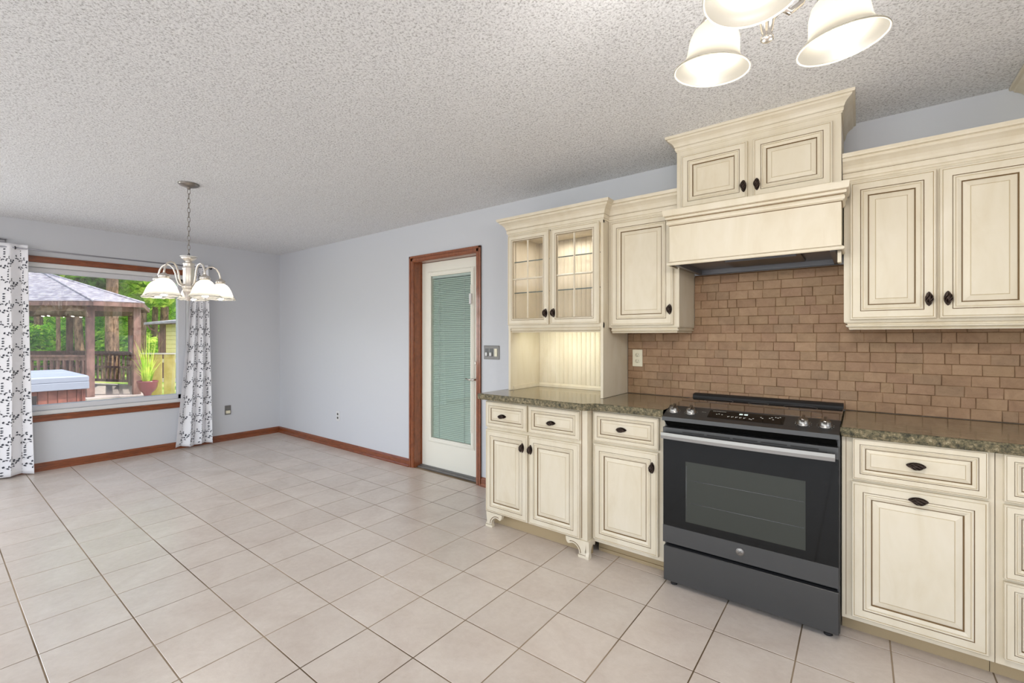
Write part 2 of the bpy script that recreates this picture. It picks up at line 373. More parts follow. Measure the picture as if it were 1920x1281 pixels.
# floor: recessed grout bed and single tiles
PIT = 0.308; GX, GY = 1.789, -2.689; G = 0.0027
floor = struct('floor', MB().box(-T, XR + T, YF - T, T, -0.2, -0.0014), M['grout'])
def tile_mesh(x0, x1, y0, y1, nm='tile'):
    mb = MB(); b = 0.0012; z = 0.0; zb = -0.004
    cx, cy_ = (x0 + x1) / 2, (y0 + y1) / 2
    vs = [(x0 - cx, y0 - cy_, zb), (x1 - cx, y0 - cy_, zb), (x1 - cx, y1 - cy_, zb), (x0 - cx, y1 - cy_, zb),
          (x0 - cx, y0 - cy_, z - b * 0.6), (x1 - cx, y0 - cy_, z - b * 0.6), (x1 - cx, y1 - cy_, z - b * 0.6), (x0 - cx, y1 - cy_, z - b * 0.6),
          (x0 - cx + b, y0 - cy_ + b, z), (x1 - cx - b, y0 - cy_ + b, z), (x1 - cx - b, y1 - cy_ - b, z), (x0 - cx + b, y1 - cy_ - b, z)]
    fs = [(8, 9, 10, 11)] + [(i, (i + 1) % 4, 4 + (i + 1) % 4, 4 + i) for i in range(4)] + [(4 + i, 4 + (i + 1) % 4, 8 + (i + 1) % 4, 8 + i) for i in range(4)]
    me = bpy.data.meshes.new(nm); me.from_pydata(vs, [], fs); me.materials.append(M['tile']); me.update()
    return me, (cx, cy_)
full, _ = tile_mesh(-PIT / 2 + G, PIT / 2 - G, -PIT / 2 + G, PIT / 2 - G)
rest = MB(); ntile = 0
F2 = Vector((-math.sin(YAW), math.cos(YAW))); R2 = Vector((math.cos(YAW), math.sin(YAW)))
for i in range(-7, 25):
    for j in range(-13, 10):
        x0 = GX + i * PIT; x1 = x0 + PIT; y0 = GY + j * PIT; y1 = y0 + PIT
        if x1 < 0.02 or x0 > XR or y0 > -0.02 or y1 < YF: continue
        x0, x1, y0, y1 = max(x0, 0), min(x1, XR), max(y0, YF), min(y1, 0)
        c = Vector(((x0 + x1) / 2 - CAMX, (y0 + y1) / 2 - CAMY)); d = c.dot(F2); l = c.dot(R2)
        vis = d > 1.35 and abs(l) / d < 1.32 and x0 < 7.0 and y1 > -3.4
        hidden = (x0 > 4.3 and y0 > -0.5)
        if vis and not hidden and ntile < 300:
            if (x1 - x0) > PIT - 1e-4 and (y1 - y0) > PIT - 1e-4: me = full; ctr = ((x0 + x1) / 2, (y0 + y1) / 2)
            else: me, ctr = tile_mesh(x0 + G, x1 - G, y0 + G, y1 - G)
            t = bpy.data.objects.new('tile', me); COL.objects.link(t); t.parent = floor
            t.location = (ctr[0], ctr[1], rnd.uniform(-0.0002, 0.0002)); t.rotation_euler = (rnd.uniform(-.0008, .0008), rnd.uniform(-.0008, .0008), rnd.uniform(-.002, .002)); ntile += 1
        else: rest.box(x0 + G, x1 - G, y0 + G, y1 - G, -0.0034, 0.0)
t = rest.build('tile_field', M['tile'], floor); t['kind'] = 'stuff'

# baseboards
bp = [(0, 0), (0.024, 0), (0.024, 0.012), (0.018, 0.022), (0.014, 0.024), (0.014, 0.062), (0.008, 0.072), (0.004, 0.078), (0, 0.078)]
struct('baseboard_left', MB().sweep(bp, [(0, YF), (0, 0)]), M['wood_h'])
struct('baseboard_back', MB().sweep(bp, [(0.024, 0), (2.736, 0)]), M['wood_h'])
t = struct('trim_1', MB().sweep(bp, [(3.69, 0), (4.283, 0)]), M['wood_h'])

# ------------------------------------------------------------------ picture window with wooden casing
win = MB()
cw = 0.058
def casing(mb, horizontal, a0, a1, c0, c1, x=0.0):
    pass
W = MB()
W.box(0, 0.016, WY0 - cw, WY1 + 0.045, 2.024, 2.081, bev=0.004).box(0, 0.022, WY0 - cw - 0.004, WY1 + 0.049, 2.066, 2.083, bev=0.004)
W.box(0, 0.016, WY0 - cw, WY1 + 0.045, 0.478, 0.538, bev=0.004).box(0, 0.024, WY0 - cw - 0.004, WY1 + 0.049, 0.522, 0.54, bev=0.004)
W.box(0, 0.016, WY0 - cw, WY0, 0.54, 2.024, bev=0.004).box(0, 0.016, WY1, WY1 + 0.045, 0.54, 2.024, bev=0.004)
winc = struct('trim_2', W, M['wood_h'])
V = MB()
for (y0, y1, z0, z1) in ((WY0, WY1, WZ1 - 0.045, WZ1), (WY0, WY1, WZ0, WZ0 + 0.04), (WY0, WY0 + 0.04, WZ0, WZ1), (WY1 - 0.03, WY1, WZ0, WZ1)):
    V.box(-0.10, 0.004, y0, y1, z0, z1, bev=0.003)
wf = struct('window_1', V, M['white'])
sash = MB()
yi0, yi1, zi0, zi1 = WY0 + 0.04, WY1 - 0.03, WZ0 + 0.04, WZ1 - 0.045
for (y0, y1, z0, z1) in ((yi0, yi1, zi1 - 0.05, zi1), (yi0, yi1, zi0, zi0 + 0.055), (yi0, yi0 + 0.04, zi0, zi1), (yi1 - 0.085, yi1, zi0, zi1)):
    sash.box(-0.09, -0.022, y0, y1, z0, z1, bev=0.006)
sash.build('sash', M['vinyl_grey'], wf)
MB().box(-0.062, -0.058, yi0 + 0.03, yi1 - 0.03, zi0 + 0.04, zi1 - 0.035).build('pane', M['glass'], wf)

# ------------------------------------------------------------------ back door with enclosed blinds
CW = MB()
cp = [(0, 0), (0.010, 0), (0.014, 0.008), (0.016, 0.018), (0.013, 0.024), (0.017, 0.034), (0.019, 0.048), (0.014, 0.056), (0, 0.057)]
# casing built as boxes with stepped profile
for (a, b_, dep) in ((0.0, 0.057, 0.012), (0.006, 0.03, 0.017), (0.036, 0.057, 0.021)):
    x0, x1 = DX0 - 0.0, DX1 + 0.0
    CW.box(x0 - b_, x0 - a, -dep, 0, 0, DZ + b_, bev=0.003).box(x1 + a, x1 + b_, -dep, 0, 0, DZ + b_, bev=0.003).box(x0 - b_, x1 + b_, -dep, 0, DZ + a, DZ + b_, bev=0.003)
struct('trim_3', CW, M['wood'])
J = MB().box(DX0, DX0 + 0.004, -0.002, T, 0, DZ).box(DX1 - 0.004, DX1, -0.002, T, 0, DZ).box(DX0, DX1, -0.002, T, DZ - 0.004, DZ)
J.box(DX0, DX0 + 0.014, 0.09, T, 0, DZ).box(DX1 - 0.014, DX1, 0.09, T, 0, DZ)
struct('trim_4', J, M['wood'])
D = MB(); dx0, dx1, dz0, dz1 = 2.80, 3.62, 0.022, 2.038; gx0, gx1, gz0, gz1 = 2.944, 3.476, 0.309, 1.90
yd0, yd1 = 0.094, 0.134
D.box(dx0, gx0, yd0, yd1, dz0, dz1).box(gx1, dx1, yd0, yd1, dz0, dz1).box(gx0, gx1, yd0, yd1, dz0, gz0).box(gx0, gx1, yd0, yd1, gz1, dz1)
door = struct('door_1', D, M['doorwhite'])
g = MB(); fw = 0.045
for (a, dep) in ((0.045, 0.008), (0.036, 0.014), (0.014, 0.010)):
    b0 = a; a0 = 0 if dep != 0.014 else 0.010
    x0, x1, z0, z1 = gx0 - b0, gx1 + b0, gz0 - b0, gz1 + b0
    xi0, xi1, zi_0, zi_1 = gx0 - a0, gx1 + a0, gz0 - a0, gz1 + a0
    g.box(x0, xi0, yd0 - dep, yd0, z0, z1, bev=0.003).box(xi1, x1, yd0 - dep, yd0, z0, z1, bev=0.003).box(xi0, xi1, yd0 - dep, yd0, z0, zi_0, bev=0.003).box(xi0, xi1, yd0 - dep, yd0, zi_1, z1, bev=0.003)
g.build('glass_frame', M['doorwhite'], door)
MB().box(gx0, gx1, yd0 + 0.004, yd0 + 0.007, gz0, gz1).box(gx0, gx1, yd1 - 0.008, yd1 - 0.005, gz0, gz1).build('pane', M['doorglass'], door)
sb = MB(); nsl = 88
for k in range(nsl):
    z = gz0 + (k + 0.5) * (gz1 - gz0 - 0.03) / nsl; tl = 0.0085
    ang = R(50)
    dz_, dy_ = math.sin(ang) * tl, math.cos(ang) * tl * 0.6
    sb.add([(gx0 + 0.004, yd0 + 0.020 - dy_, z - dz_), (gx1 - 0.004, yd0 + 0.020 - dy_, z - dz_), (gx1 - 0.004, yd0 + 0.020 + dy_, z + dz_), (gx0 + 0.004, yd0 + 0.020 + dy_, z + dz_),
            (gx0 + 0.004, yd0 + 0.0206 - dy_, z - dz_ - .0004), (gx1 - 0.004, yd0 + 0.0206 - dy_, z - dz_ - .0004), (gx1 - 0.004, yd0 + 0.0206 + dy_, z + dz_ - .0004), (gx0 + 0.004, yd0 + 0.0206 + dy_, z + dz_ - .0004)],
           [(0, 1, 2, 3), (7, 6, 5, 4), (0, 4, 5, 1), (2, 6, 7, 3)])
t = sb.build('blind_slats', M['slat'], door); t['kind'] = 'stuff'
MB().tube([(3.04, yd0 + 0.012, gz0), (3.04, yd0 + 0.012, gz1)], 0.0018, 6).tube([(3.375, yd0 + 0.012, gz0), (3.375, yd0 + 0.012, gz1)], 0.0018, 6).build('ladder_cords', M['white'], door)
MB().box(gx0, gx1, yd0 + 0.009, yd0 + 0.03, gz1 - 0.022, gz1).build('blind_headrail', M['white'], door)
sr = MB().box(gx1 + 0.004, gx1 + 0.022, yd0 - 0.019, yd0 - 0.01, 0.42, 1.78, bev=0.003).build('slider_rail', M['doorwhite'], door)
MB().box(gx1 - 0.002, gx1 + 0.026, yd0 - 0.034, yd0 - 0.016, 1.60, 1.70, bev=0.006).build('slider', M['white'], door)
hd = MB().lathe([(0.0, -0.012), (0.022, -0.012), (0.028, -0.004), (0.03, 0.0)], (3.558, yd0, 0.915), 20, rot=Matrix.Rotation(R(90), 3, 'X'))
hd.lathe([(0.0, 0.012), (0.022, 0.012), (0.028, 0.004), (0.03, 0.0)], (3.558, yd0, 0.915), 20, rot=Matrix.Rotation(R(90), 3, 'X'))
hd.tube([(3.558, yd0, 0.915), (3.558, yd0 - 0.045, 0.915), (3.54, yd0 - 0.055, 0.914), (3.49, yd0 - 0.055, 0.912), (3.455, yd0 - 0.052, 0.922)], [0.010, 0.010, 0.009, 0.007, 0.005], 10)
hd.build('lever_handle', M['chrome'], door)
MB().lathe([(0.0, 0.018), (0.018, 0.018), (0.024, 0.006), (0.026, 0.0)], (3.556, yd0, 1.067), 20, rot=Matrix.Rotation(R(90), 3, 'X')).box(3.551, 3.561, yd0 - 0.035, yd0 - 0.01, 1.055, 1.079, bev=0.002).build('deadbolt', M['chrome'], door)
struct('trim_5', MB().box(DX0 + 0.004, DX1 - 0.004, 0.035, T, 0, 0.014, bev=0.004).box(DX0 + 0.004, DX1 - 0.004, 0.07, T, 0.012, 0.021), M['plate_metal'])
# garage side wall seen dimly behind the blinds
struct('wall_beyond', MB().box(1.2, 5.4, 1.6, 1.7, -0.2, 2.6), M['wall'])
struct('sun_block_roof', MB().box(-0.5, 9.3, T, 3.2, 2.45, 2.6), M['doorwhite'])  # unseen slab added beyond the back door to block the sun

# ------------------------------------------------------------------ cabinet doors, drawers, knobs
def door_mb(x0, x1, z0, z1, yf, k=1.0, th=0.02):
    mb = MB()
    r = [(0, -th, 0), (0, -0.004, 0), (0.004, 0, 0), (0.0085, 0, 0), (0.010, -0.0022, 2), (0.0115, 0, 0),
         (0.0385, 0, 0), (0.0405, -0.003, 1), (0.042, 0.001, 0), (0.046, 0.0025, 0), (0.0485, 0.0008, 0), (0.050, -0.0005, 2), (0.054, 0.001, 0), (0.060, -0.0015, 0),
         (0.066, -0.0045, 0), (0.0685, -0.0095, 1), (0.0705, -0.0095, 1), (0.072, -0.008, 0), (0.092, -0.0025, 0), (0.0938, -0.0028, 2), (0.0955, -0.0012, 0)]
    vs = []
    for (i, d, g) in r:
        i *= k
        vs += [(x0 + i, yf - d, z0 + i), (x1 - i, yf - d, z0 + i), (x1 - i, yf - d, z1 - i), (x0 + i, yf - d, z1 - i)]
    n = len(r); base = 0
    for q in range(n - 1):
        mi = r[q + 1][2] if r[q + 1][2] else (r[q][2] if False else 0)
        fs = [(q * 4 + e, q * 4 + (e + 1) % 4, (q + 1) * 4 + (e + 1) % 4, (q + 1) * 4 + e) for e in range(4)]
        for f in fs: mb.f.append(list(f)); mb.mi.append(mi); mb.sm.append(False)
    mb.f.append([(n - 1) * 4 + e for e in range(4)]); mb.mi.append(0); mb.sm.append(False)
    mb.f.append([3, 2, 1, 0]); mb.mi.append(0); mb.sm.append(False)
    mb.v = vs
    return mb
CAB = [M['cab'], M['glaze'], M['glaze2']]
def knob_mb(x, y, z, vertical=True):
    mb = MB(); c = Vector((x, y, z)); rot = Matrix.Identity(3) if vertical else Matrix.Rotation(R(90), 3, 'Y')
    # almond back plate
    n = 20; hl, hw = 0.031, 0.0135; pl = []
    for q in range(n):
        a = 2 * math.pi * q / n; pl.append(c + rot @ Vector((hw * math.sin(a) * (0.55 + 0.45 * abs(math.sin(a))), 0.0, hl * math.cos(a))))
    mb.poly([q + Vector((0, -0.003, 0)) for q in pl], (0, 0.003, 0))
    for q in range(0, n, 2): mb.lathe([(0.0, 0.0022), (0.0018, 0.0012), (0.0022, 0)], pl[q] * 0.88 + c * 0.12 + Vector((0, -0.003, 0)), 6, rot=Matrix.Rotation(R(90), 3, 'X'))
    mb.tube([c, c + Vector((0, -0.014, 0))], [0.007, 0.005], 10)
    # twisted bird-cage grip
    cc = c + Vector((0, -0.021, 0))
    for w_ in range(6):
        pts = []; rs = []
        for q in range(13):
            t_ = q / 12; a = 2 * math.pi * w_ / 6 + t_ * 2.4; rr_ = 0.0105 * math.sin(math.pi * t_) ** 0.7 + 0.001
            pts.append(cc + rot @ Vector((rr_ * math.cos(a), rr_ * math.sin(a), (t_ - 0.5) * 0.040))); rs.append(0.0026)
        mb.tube(pts, rs, 6)
    mb.lathe([(0.0, -0.02), (0.004, -0.016), (0.0075, 0), (0.004, 0.016), (0.0, 0.02)], cc, 10, rot=rot)
    mb.lathe([(0.0, 0.026), (0.0032, 0.022), (0.004, 0.018), (0.0, 0.016)], cc, 8, rot=rot).lathe([(0.0, -0.026), (0.0032, -0.022), (0.004, -0.018), (0.0, -0.016)], cc, 8, rot=rot)
    return mb
def mkdoor(par, x0, x1, z0, z1, yf, kx=None, kz=None, vert=True, name='door', k=1.0):
    d = door_mb(x0, x1, z0, z1, yf, k).build(name, CAB, par)
    if kx is not None: knob_mb(kx, yf, kz, vert).build('knob', M['bronze'], d)
    return d
crown = [(0, 0), (0.004, 0.0), (0.004, 0.008), (0.009, 0.012), (0.011, 0.02), (0.011, 0.033), (0.009, 0.035), (0.012, 0.037), (0.015, 0.042), (0.018, 0.052), (0.025, 0.064), (0.037, 0.075), (0.047, 0.082), (0.050, 0.088), (0.050, 0.092), (0.053, 0.094), (0.062, 0.096), (0.064, 0.102), (0.064, 0.114), (0, 0.114)]
CG = (5,)
rail = [(0, 0.034), (0.0, 0.0), (0.0, 0.0), (0.010, 0.0), (0.012, 0.004), (0.014, 0.006), (0.010, 0.008), (0.022, 0.014), (0.024, 0.02), (0.016, 0.022), (0.018, 0.028), (0.028, 0.032), (0.028, 0.034)]

# ---- hutch: upper glazed cabinet standing on the counter
HX0, HX1, HY = 4.283, 5.034, -0.384
hu = thing('hutch_cabinet', 'cream hutch with two glazed mullion doors above an open beadboard niche', 'cabinet', (4.66, -0.19, 0.916))
b = MB(); tk = 0.018; CZ = 0.916
b.box(HX0, HX0 + tk, HY, -0.001, CZ, 2.06, bev=0.001).box(HX1 - tk, HX1, HY, -0.001, CZ, 2.06, bev=0.001)
b.box(HX0 + tk, HX1 - tk, HY + 0.02, -0.02, 1.365, 1.385).box(HX0 + tk, HX1 - tk, HY + 0.0, -0.02, 2.035, 2.06)
b.box(HX0 + tk, HX1 - tk, -0.008, -0.001, CZ, 2.06)
b.box(HX0, HX1, HY - 0.001, HY + 0.019, 2.02, 2.06).box(HX0, HX1, HY - 0.001, HY + 0.019, 1.36, 1.392)
b.box(4.640, 4.660, HY - 0.001, HY + 0.019, 1.39, 2.03)
b.build('body', CAB, hu)
bb = MB(); nb = 19; wdt = (HX1 - HX0 - 2 * tk) / nb
for zlo, zhi in ((0.945, 1.365), (1.385, 2.035)):
    for q in range(nb):
        x = HX0 + tk + q * wdt; y = -0.012
        pr = [(0.002, 0), (wdt * 0.72, 0), (wdt * 0.76, 0.0018), (wdt * 0.80, 0), (wdt * 0.88, -0.0012), (wdt * 0.95, 0), (wdt, 0.0018), (wdt, 0.004), (0, 0.004)]
        bb.poly([(x + a, y + c_, zlo) for a, c_ in pr], (0, 0, zhi - zlo))
t = bb.build('beadboard_back', M['cab'], hu); t['kind'] = 'stuff'
MB().sweep([(0, 0), (0.012, 0), (0.012, 0.018), (0.008, 0.024), (0.004, 0.03), (0, 0.03)], [(HX0 + tk, -0.015), (HX1 - tk, -0.015)], CZ).box(HX0 + tk, HX0 + tk + 0.008, HY + 0.03, -0.02, CZ, CZ + 0.028).build('niche_base_moulding', CAB, hu)
MB().sweep(crown, [(HX0, 0), (HX0, HY), (HX1, HY), (HX1, -0.31)], 2.036, glaze=CG).build('crown_moulding', CAB, hu)
MB().sweep([(o_, z) for o_, z in rail], [(HX0 + 0.03, HY + 0.012), (HX1 - tk, HY + 0.012)], 1.333).build('light_rail', CAB, hu)
def glass_door(par, x0, x1, z0, z1, yf, kx, kz):
    mb = MB(); fr = 0.044
    rings = [(0, -0.02, 0), (0, -0.003, 0), (0.003, 0, 0), (0.008, 0, 0), (0.0095, -0.002, 2), (0.011, 0, 0), (0.033, 0, 0), (0.0348, -0.003, 1), (0.036, 0.001, 0), (0.040, 0.002, 0), (0.044, -0.003, 0), (0.046, -0.008, 1), (0.047, -0.012, 0), (0.047, -0.02, 0)]
    vs = []
    for i, d, g in rings: vs += [(x0 + i, yf - d, z0 + i), (x1 - i, yf - d, z0 + i), (x1 - i, yf - d, z1 - i), (x0 + i, yf - d, z1 - i)]
    n = len(rings)
    for q in range(n):
        q2 = (q + 1) % n
        for e in range(4): mb.f.append([q * 4 + e, q * 4 + (e + 1) % 4, q2 * 4 + (e + 1) % 4, q2 * 4 + e]); mb.mi.append(rings[q2][2] if q2 else 0); mb.sm.append(False)
    mb.v = vs
    d = mb.build('door', CAB, par); i = 0.047; xm = (x0 + x1) / 2; zm = (z0 + z1) / 2 + 0.005
    mu = MB()
    mu.poly([(xm - 0.007, yf + 0.010, z0 + i), (xm - 0.003, yf + 0.003, z0 + i), (xm + 0.003, yf + 0.003, z0 + i), (xm + 0.007, yf + 0.010, z0 + i)], (0, 0, z1 - z0 - 2 * i))
    mu.poly([(x0 + i, yf + 0.010, zm - 0.007), (x0 + i, yf + 0.003, zm - 0.003), (x0 + i, yf + 0.003, zm + 0.003), (x0 + i, yf + 0.010, zm + 0.007)], (x1 - x0 - 2 * i, 0, 0))
    mu.build('mullions', CAB, d)
    for a0, a1 in ((x0 + i, xm), (xm, x1 - i)):
        for c0, c1 in ((z0 + i, zm), (zm, z1 - i)):
            MB().box(a0, a1, yf + 0.011, yf + 0.014, c0, c1).build('pane', M['shelfglass'], d)
    knob_mb(kx, yf, kz, True).build('knob', M['bronze'], d)
glass_door(hu, 4.290, 4.637, 1.386, 2.028, HY - 0.02, 4.618, 1.463)
glass_door(hu, 4.657, 5.012, 1.386, 2.028, HY - 0.02, 4.680, 1.463)
for z in (1.838, 1.615):
    MB().box(HX0 + tk + 0.002, HX1 - tk - 0.002, HY + 0.035, -0.02, z, z + 0.008).build('glass_shelf', [mat('glass_shelf_edge', (96, 128, 116), 0.1)] if False else M['shelfglass'], hu)
    MB().box(HX0 + tk + 0.002, HX1 - tk - 0.002, HY + 0.033, HY + 0.035, z, z + 0.0075).build('shelf_edge', mat('green_glass_edge', (92, 104, 98), 0.2), hu)
st = MB()
for x in (HX0 + tk, HX1 - tk - 0.006):
    for y in (HY + 0.06, -0.06):
        st.box(x, x + 0.006, y, y + 0.012, 1.40, 2.02)
st.build('shelf_standards', M['cab'], hu)
pk = MB().lathe([(0, -0.008), (0.02, -0.008), (0.024, -0.006), (0.026, 0)], (4.66, -0.26, 2.034), 20).build('puck_light', M['puck'], hu)
pk2 = MB().box(4.42, 4.90, HY + 0.06, HY + 0.10, 1.350, 1.364, bev=0.003).build('under_cabinet_light', M['puck'], hu)
def spotarea(name, loc, sx, sy, e, col, tgt=None):
    return area(name, loc, tgt or (loc[0], loc[1], loc[2] - 1), sx, sy, e, col)
spotarea('puck_glow', (4.66, -0.20, 2.015), 0.3, 0.10, 2.6, (1, 0.93, 0.84))
spotarea('under_cabinet_glow', (4.66, HY + 0.08, 1.345), 0.45, 0.035, 1.9, (0.97, 1.0, 0.84), (4.66, 0.0, 1.1))

# ---- wall cabinet between hutch and hood
def wallcab(name, label, x0, x1, yf, z0, z1, doors, side='R', crown_path=None, rail_path=None):
    t = thing(name, label, 'cabinet', ((x0 + x1) / 2, yf / 2, z0))
    b = MB().box(x0, x1, yf, -0.001, z0, z1, bev=0.0015)
    b.build('body', CAB, t)
    for d in doors: mkdoor(t, *d)
    if crown_path: MB().sweep(crown, crown_path, 2.032, glaze=CG).build('crown_moulding', CAB, t)
    if rail_path: MB().sweep(rail, rail_path, z0 - 0.034).build('light_rail', CAB, t)
    return t
wallcab('wall_cabinet', 'cream single door wall cabinet between the glazed hutch and the range hood', 5.036, 5.478, -0.31, 1.36, 2.09,
        [(5.058, 5.448, 1.372, 2.022, -0.33, 5.430, 1.463)], crown_path=[(5.036, -0.31), (5.486, -0.31)], rail_path=[(5.06, -0.297), (5.455, -0.297), (5.455, -0.02)])
wallcab('wall_cabinet', 'cream two door wall cabinet right of the range hood', 6.247, 6.90, -0.33, 1.37, 2.09,
        [(6.270, 6.566, 1.381, 2.018, -0.35, 6.542, 1.465), (6.576, 6.872, 1.381, 2.018, -0.35, 6.601, 1.465)], crown_path=[(6.243, -0.33), (6.90, -0.33)], rail_path=[(6.278, -0.02), (6.278, -0.312), (6.90, -0.312)])
# tall end cabinet whose crown just enters the frame
tc = thing('tall_cabinet', 'ceiling-high cream cabinet at the right edge, only its crown corner showing', 'cabinet', (7.2, -0.2, 0.916))
MB().box(6.902, 7.5, -0.40, -0.004, 1.42, 2.34, bev=0.002).build('body', CAB, tc)
MB().sweep(crown[:-2] + [(0.064, 0.079), (0, 0.079)] if False else [(o_, z * 0.7) for o_, z in crown], [(6.902, -0.004), (6.902, -0.40), (7.5, -0.40)], 2.338, glaze=CG).build('crown_moulding', CAB, tc)
mkdoor(tc, 6.92, 7.20, 1.43, 2.3, -0.42); mkdoor(tc, 7.21, 7.49, 1.43, 2.3, -0.42)

# ---- cabinet over the hood
hc = thing('hood_top_cabinet', 'raised cream two door cabinet above the range hood, crown touching the ceiling', 'cabinet', (5.863, -0.19, 2.0))
b = MB().box(5.49, 6.24, -0.39, -0.001, 1.985, 2.36, bev=0.0015)
b.build('body', CAB, hc)
mkdoor(hc, 5.519, 5.850, 2.012, 2.307, -0.41, 5.834, 2.076, True, 'door', 0.9)
mkdoor(hc, 5.876, 6.207, 2.010, 2.306, -0.41, 5.895, 2.074, True, 'door', 0.9)
MB().sweep([(o_ * 0.8, z * 0.72) for o_, z in crown], [(5.49, 0), (5.49, -0.39), (6.24, -0.39), (6.24, 0)], 2.338, glaze=CG).build('crown_moulding', CAB, hc)

# ---- hood
hd = thing('range_hood', 'cream wooden range hood box with a mantle moulding and grey liner over the stove', 'range hood', (5.863, -0.25, 1.69))
b = MB().box(5.487, 6.242, -0.505, -0.481, 1.70, 1.975).box(5.487, 5.505, -0.485, -0.001, 1.735, 1.975).box(6.224, 6.242, -0.485, -0.001, 1.735, 1.975)
b.box(5.487, 6.242, -0.485, -0.001, 1.955, 1.978)
b.build('body', CAB, hd)
mant = [(0, 0.0), (0.0, -0.003), (0.004, 0.0), (0.012, 0.006), (0.014, 0.014), (0.012, 0.022), (0.008, 0.026), (0.008, 0.030), (0.018, 0.032), (0.020, 0.040), (0.017, 0.045), (0.017, 0.047), (0.026, 0.050), (0.028, 0.058), (0.030, 0.074), (0.030, 0.080), (0, 0.080)]
MB().sweep(mant, [(5.487, -0.32), (5.487, -0.505), (6.242, -0.505), (6.242, -0.36)], 1.904, glaze=(0, 1, 6, 10)).build('mantle_moulding', CAB, hd)
MB().sweep([(0, 0.0), (0.008, 0.0), (0.011, 0.005), (0.011, 0.012), (0.006, 0.017), (0.003, 0.019), (0.0, 0.021)], [(5.487, -0.36), (5.487, -0.505), (6.242, -0.505), (6.242, -0.36)], 1.688, glaze=(4,)).build('bottom_rail', CAB, hd)
b = MB().box(5.509, 6.220, -0.478, -0.004, 1.715, 1.735).box(5.509, 5.53, -0.478, -0.004, 1.688, 1.716).box(6.20, 6.220, -0.478, -0.004, 1.688, 1.716).box(5.53, 6.20, -0.03, -0.004, 1.688, 1.716)
b.box(5.53, 6.20, -0.478, -0.42, 1.70, 1.716)
b.build('liner', M['hoodmetal'], hd)
MB().box(5.73, 6.08, -0.42, -0.12, 1.703, 1.714, bev=0.002).build('filter', M['slate_dark'], hd)
MB().box(5.745, 6.065, -0.415, -0.40, 1.692, 1.705, bev=0.003).build('light_bar', M['hoodmetal'], hd)
MB().box(6.226, 6.241, -0.45, -0.40, 1.640, 1.71, bev=0.002).build('corner_bracket', CAB, hd)

# ------------------------------------------------------------------ base cabinets
ZB = 0.874
b1 = thing('base_cabinet', 'cream two door two drawer base cabinet under the hutch, on carved bracket feet', 'cabinet', (4.645, -0.3, 0))
MB().box(4.262, 5.038, -0.60, -0.002, 0.100, ZB, bev=0.002).box(5.0, 5.004, -0.6015, -0.60, 0.11, ZB, mi=1).build('body', CAB, b1)
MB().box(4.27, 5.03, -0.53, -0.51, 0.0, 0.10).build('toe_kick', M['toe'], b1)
mkdoor(b1, 4.266, 4.617, 0.108, 0.668, -0.62, 4.580, 0.585); mkdoor(b1, 4.627, 4.994, 0.108, 0.668, -0.62, 4.645, 0.583)
mkdoor(b1, 4.266, 4.612, 0.688, 0.861, -0.62, 4.415, 0.770, False, 'drawer', 0.66); mkdoor(b1, 4.624, 4.994, 0.688, 0.861, -0.62, 4.80, 0.771, False, 'drawer', 0.66)
def foot(par, x, sgn, both):
    mb = MB()
    # bracket outline in (along, z); along measured from the corner inwards
    def outline():
        pts = [(0, 0.0), (0.052, 0.0), (0.054, 0.012), (0.048, 0.020)]
        for q in range(7): a = R(180 - q * 15); pts.append((0.092 + 0.046 * math.cos(a) , 0.028 + 0.044 * math.sin(a)))
        pts += [(0.108, 0.066), (0.120, 0.062), (0.130, 0.070), (0.136, 0.084), (0.138, 0.102), (0.0, 0.102), (0.004, 0.06), (0.008, 0.036), (-0.002, 0.022), (-0.006, 0.014), (-0.006, 0.0)]
        return pts
    o_ = outline()
    mb.poly([(x + sgn * a, -0.612, z) for a, z in o_], (0, 0.026, 0))
    if both: mb.poly([(x - sgn * 0.018, -0.612 + a * 0.62, z) for a, z in o_], (sgn * 0.020, 0, 0))
    arc = [(x + sgn * (0.092 + 0.056 * math.cos(R(a))), -0.6125, 0.026 + 0.056 * math.sin(R(a))) for a in range(180, 60, -12)]
    mb.tube(arc, 0.0022, 6, mi=1)
    mb.tube([(x - sgn * 0.004, -0.613, 0.018), (x + sgn * 0.052, -0.613, 0.018)], 0.0012, 5, mi=1)
    if both:
        mb.tube([(x + sgn * -0.0025, -0.612 + (0.092 + 0.056 * math.cos(R(a))) * 0.62, 0.026 + 0.056 * math.sin(R(a))) for a in range(180, 80, -12)], 0.0022, 6, mi=1)
    mb.build('foot', CAB, par)
foot(b1, 4.266, 1, False); foot(b1, 5.036, -1, True)

b2 = thing('base_cabinet', 'narrow cream base cabinet with one drawer and one door left of the stove', 'cabinet', (5.26, -0.27, 0))
MB().box(5.040, 5.482, -0.54, -0.002, 0.085, ZB, bev=0.002).build('body', CAB, b2)
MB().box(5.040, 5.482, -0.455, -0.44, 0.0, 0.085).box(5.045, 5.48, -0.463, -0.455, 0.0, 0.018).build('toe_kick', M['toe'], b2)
mkdoor(b2, 5.055, 5.443, 0.108, 0.672, -0.56, 5.411, 0.589)
mkdoor(b2, 5.055, 5.447, 0.686, 0.862, -0.56, 5.233, 0.774, False, 'drawer', 0.66)
b3 = thing('base_cabinet', 'cream base cabinet right of the stove, drawer over a tall pull-out panel', 'cabinet', (6.475, -0.27, 0))
MB().box(6.244, 6.706, -0.54, -0.002, 0.085, ZB, bev=0.002).box(6.2585, 6.2605, -0.5408, -0.54, 0.10, ZB, mi=1).build('body', CAB, b3)
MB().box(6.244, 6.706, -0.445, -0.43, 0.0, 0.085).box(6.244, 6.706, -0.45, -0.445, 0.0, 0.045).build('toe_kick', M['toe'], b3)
mkdoor(b3, 6.278, 6.690, 0.108, 0.685, -0.56, 6.492, 0.648, False, 'door')
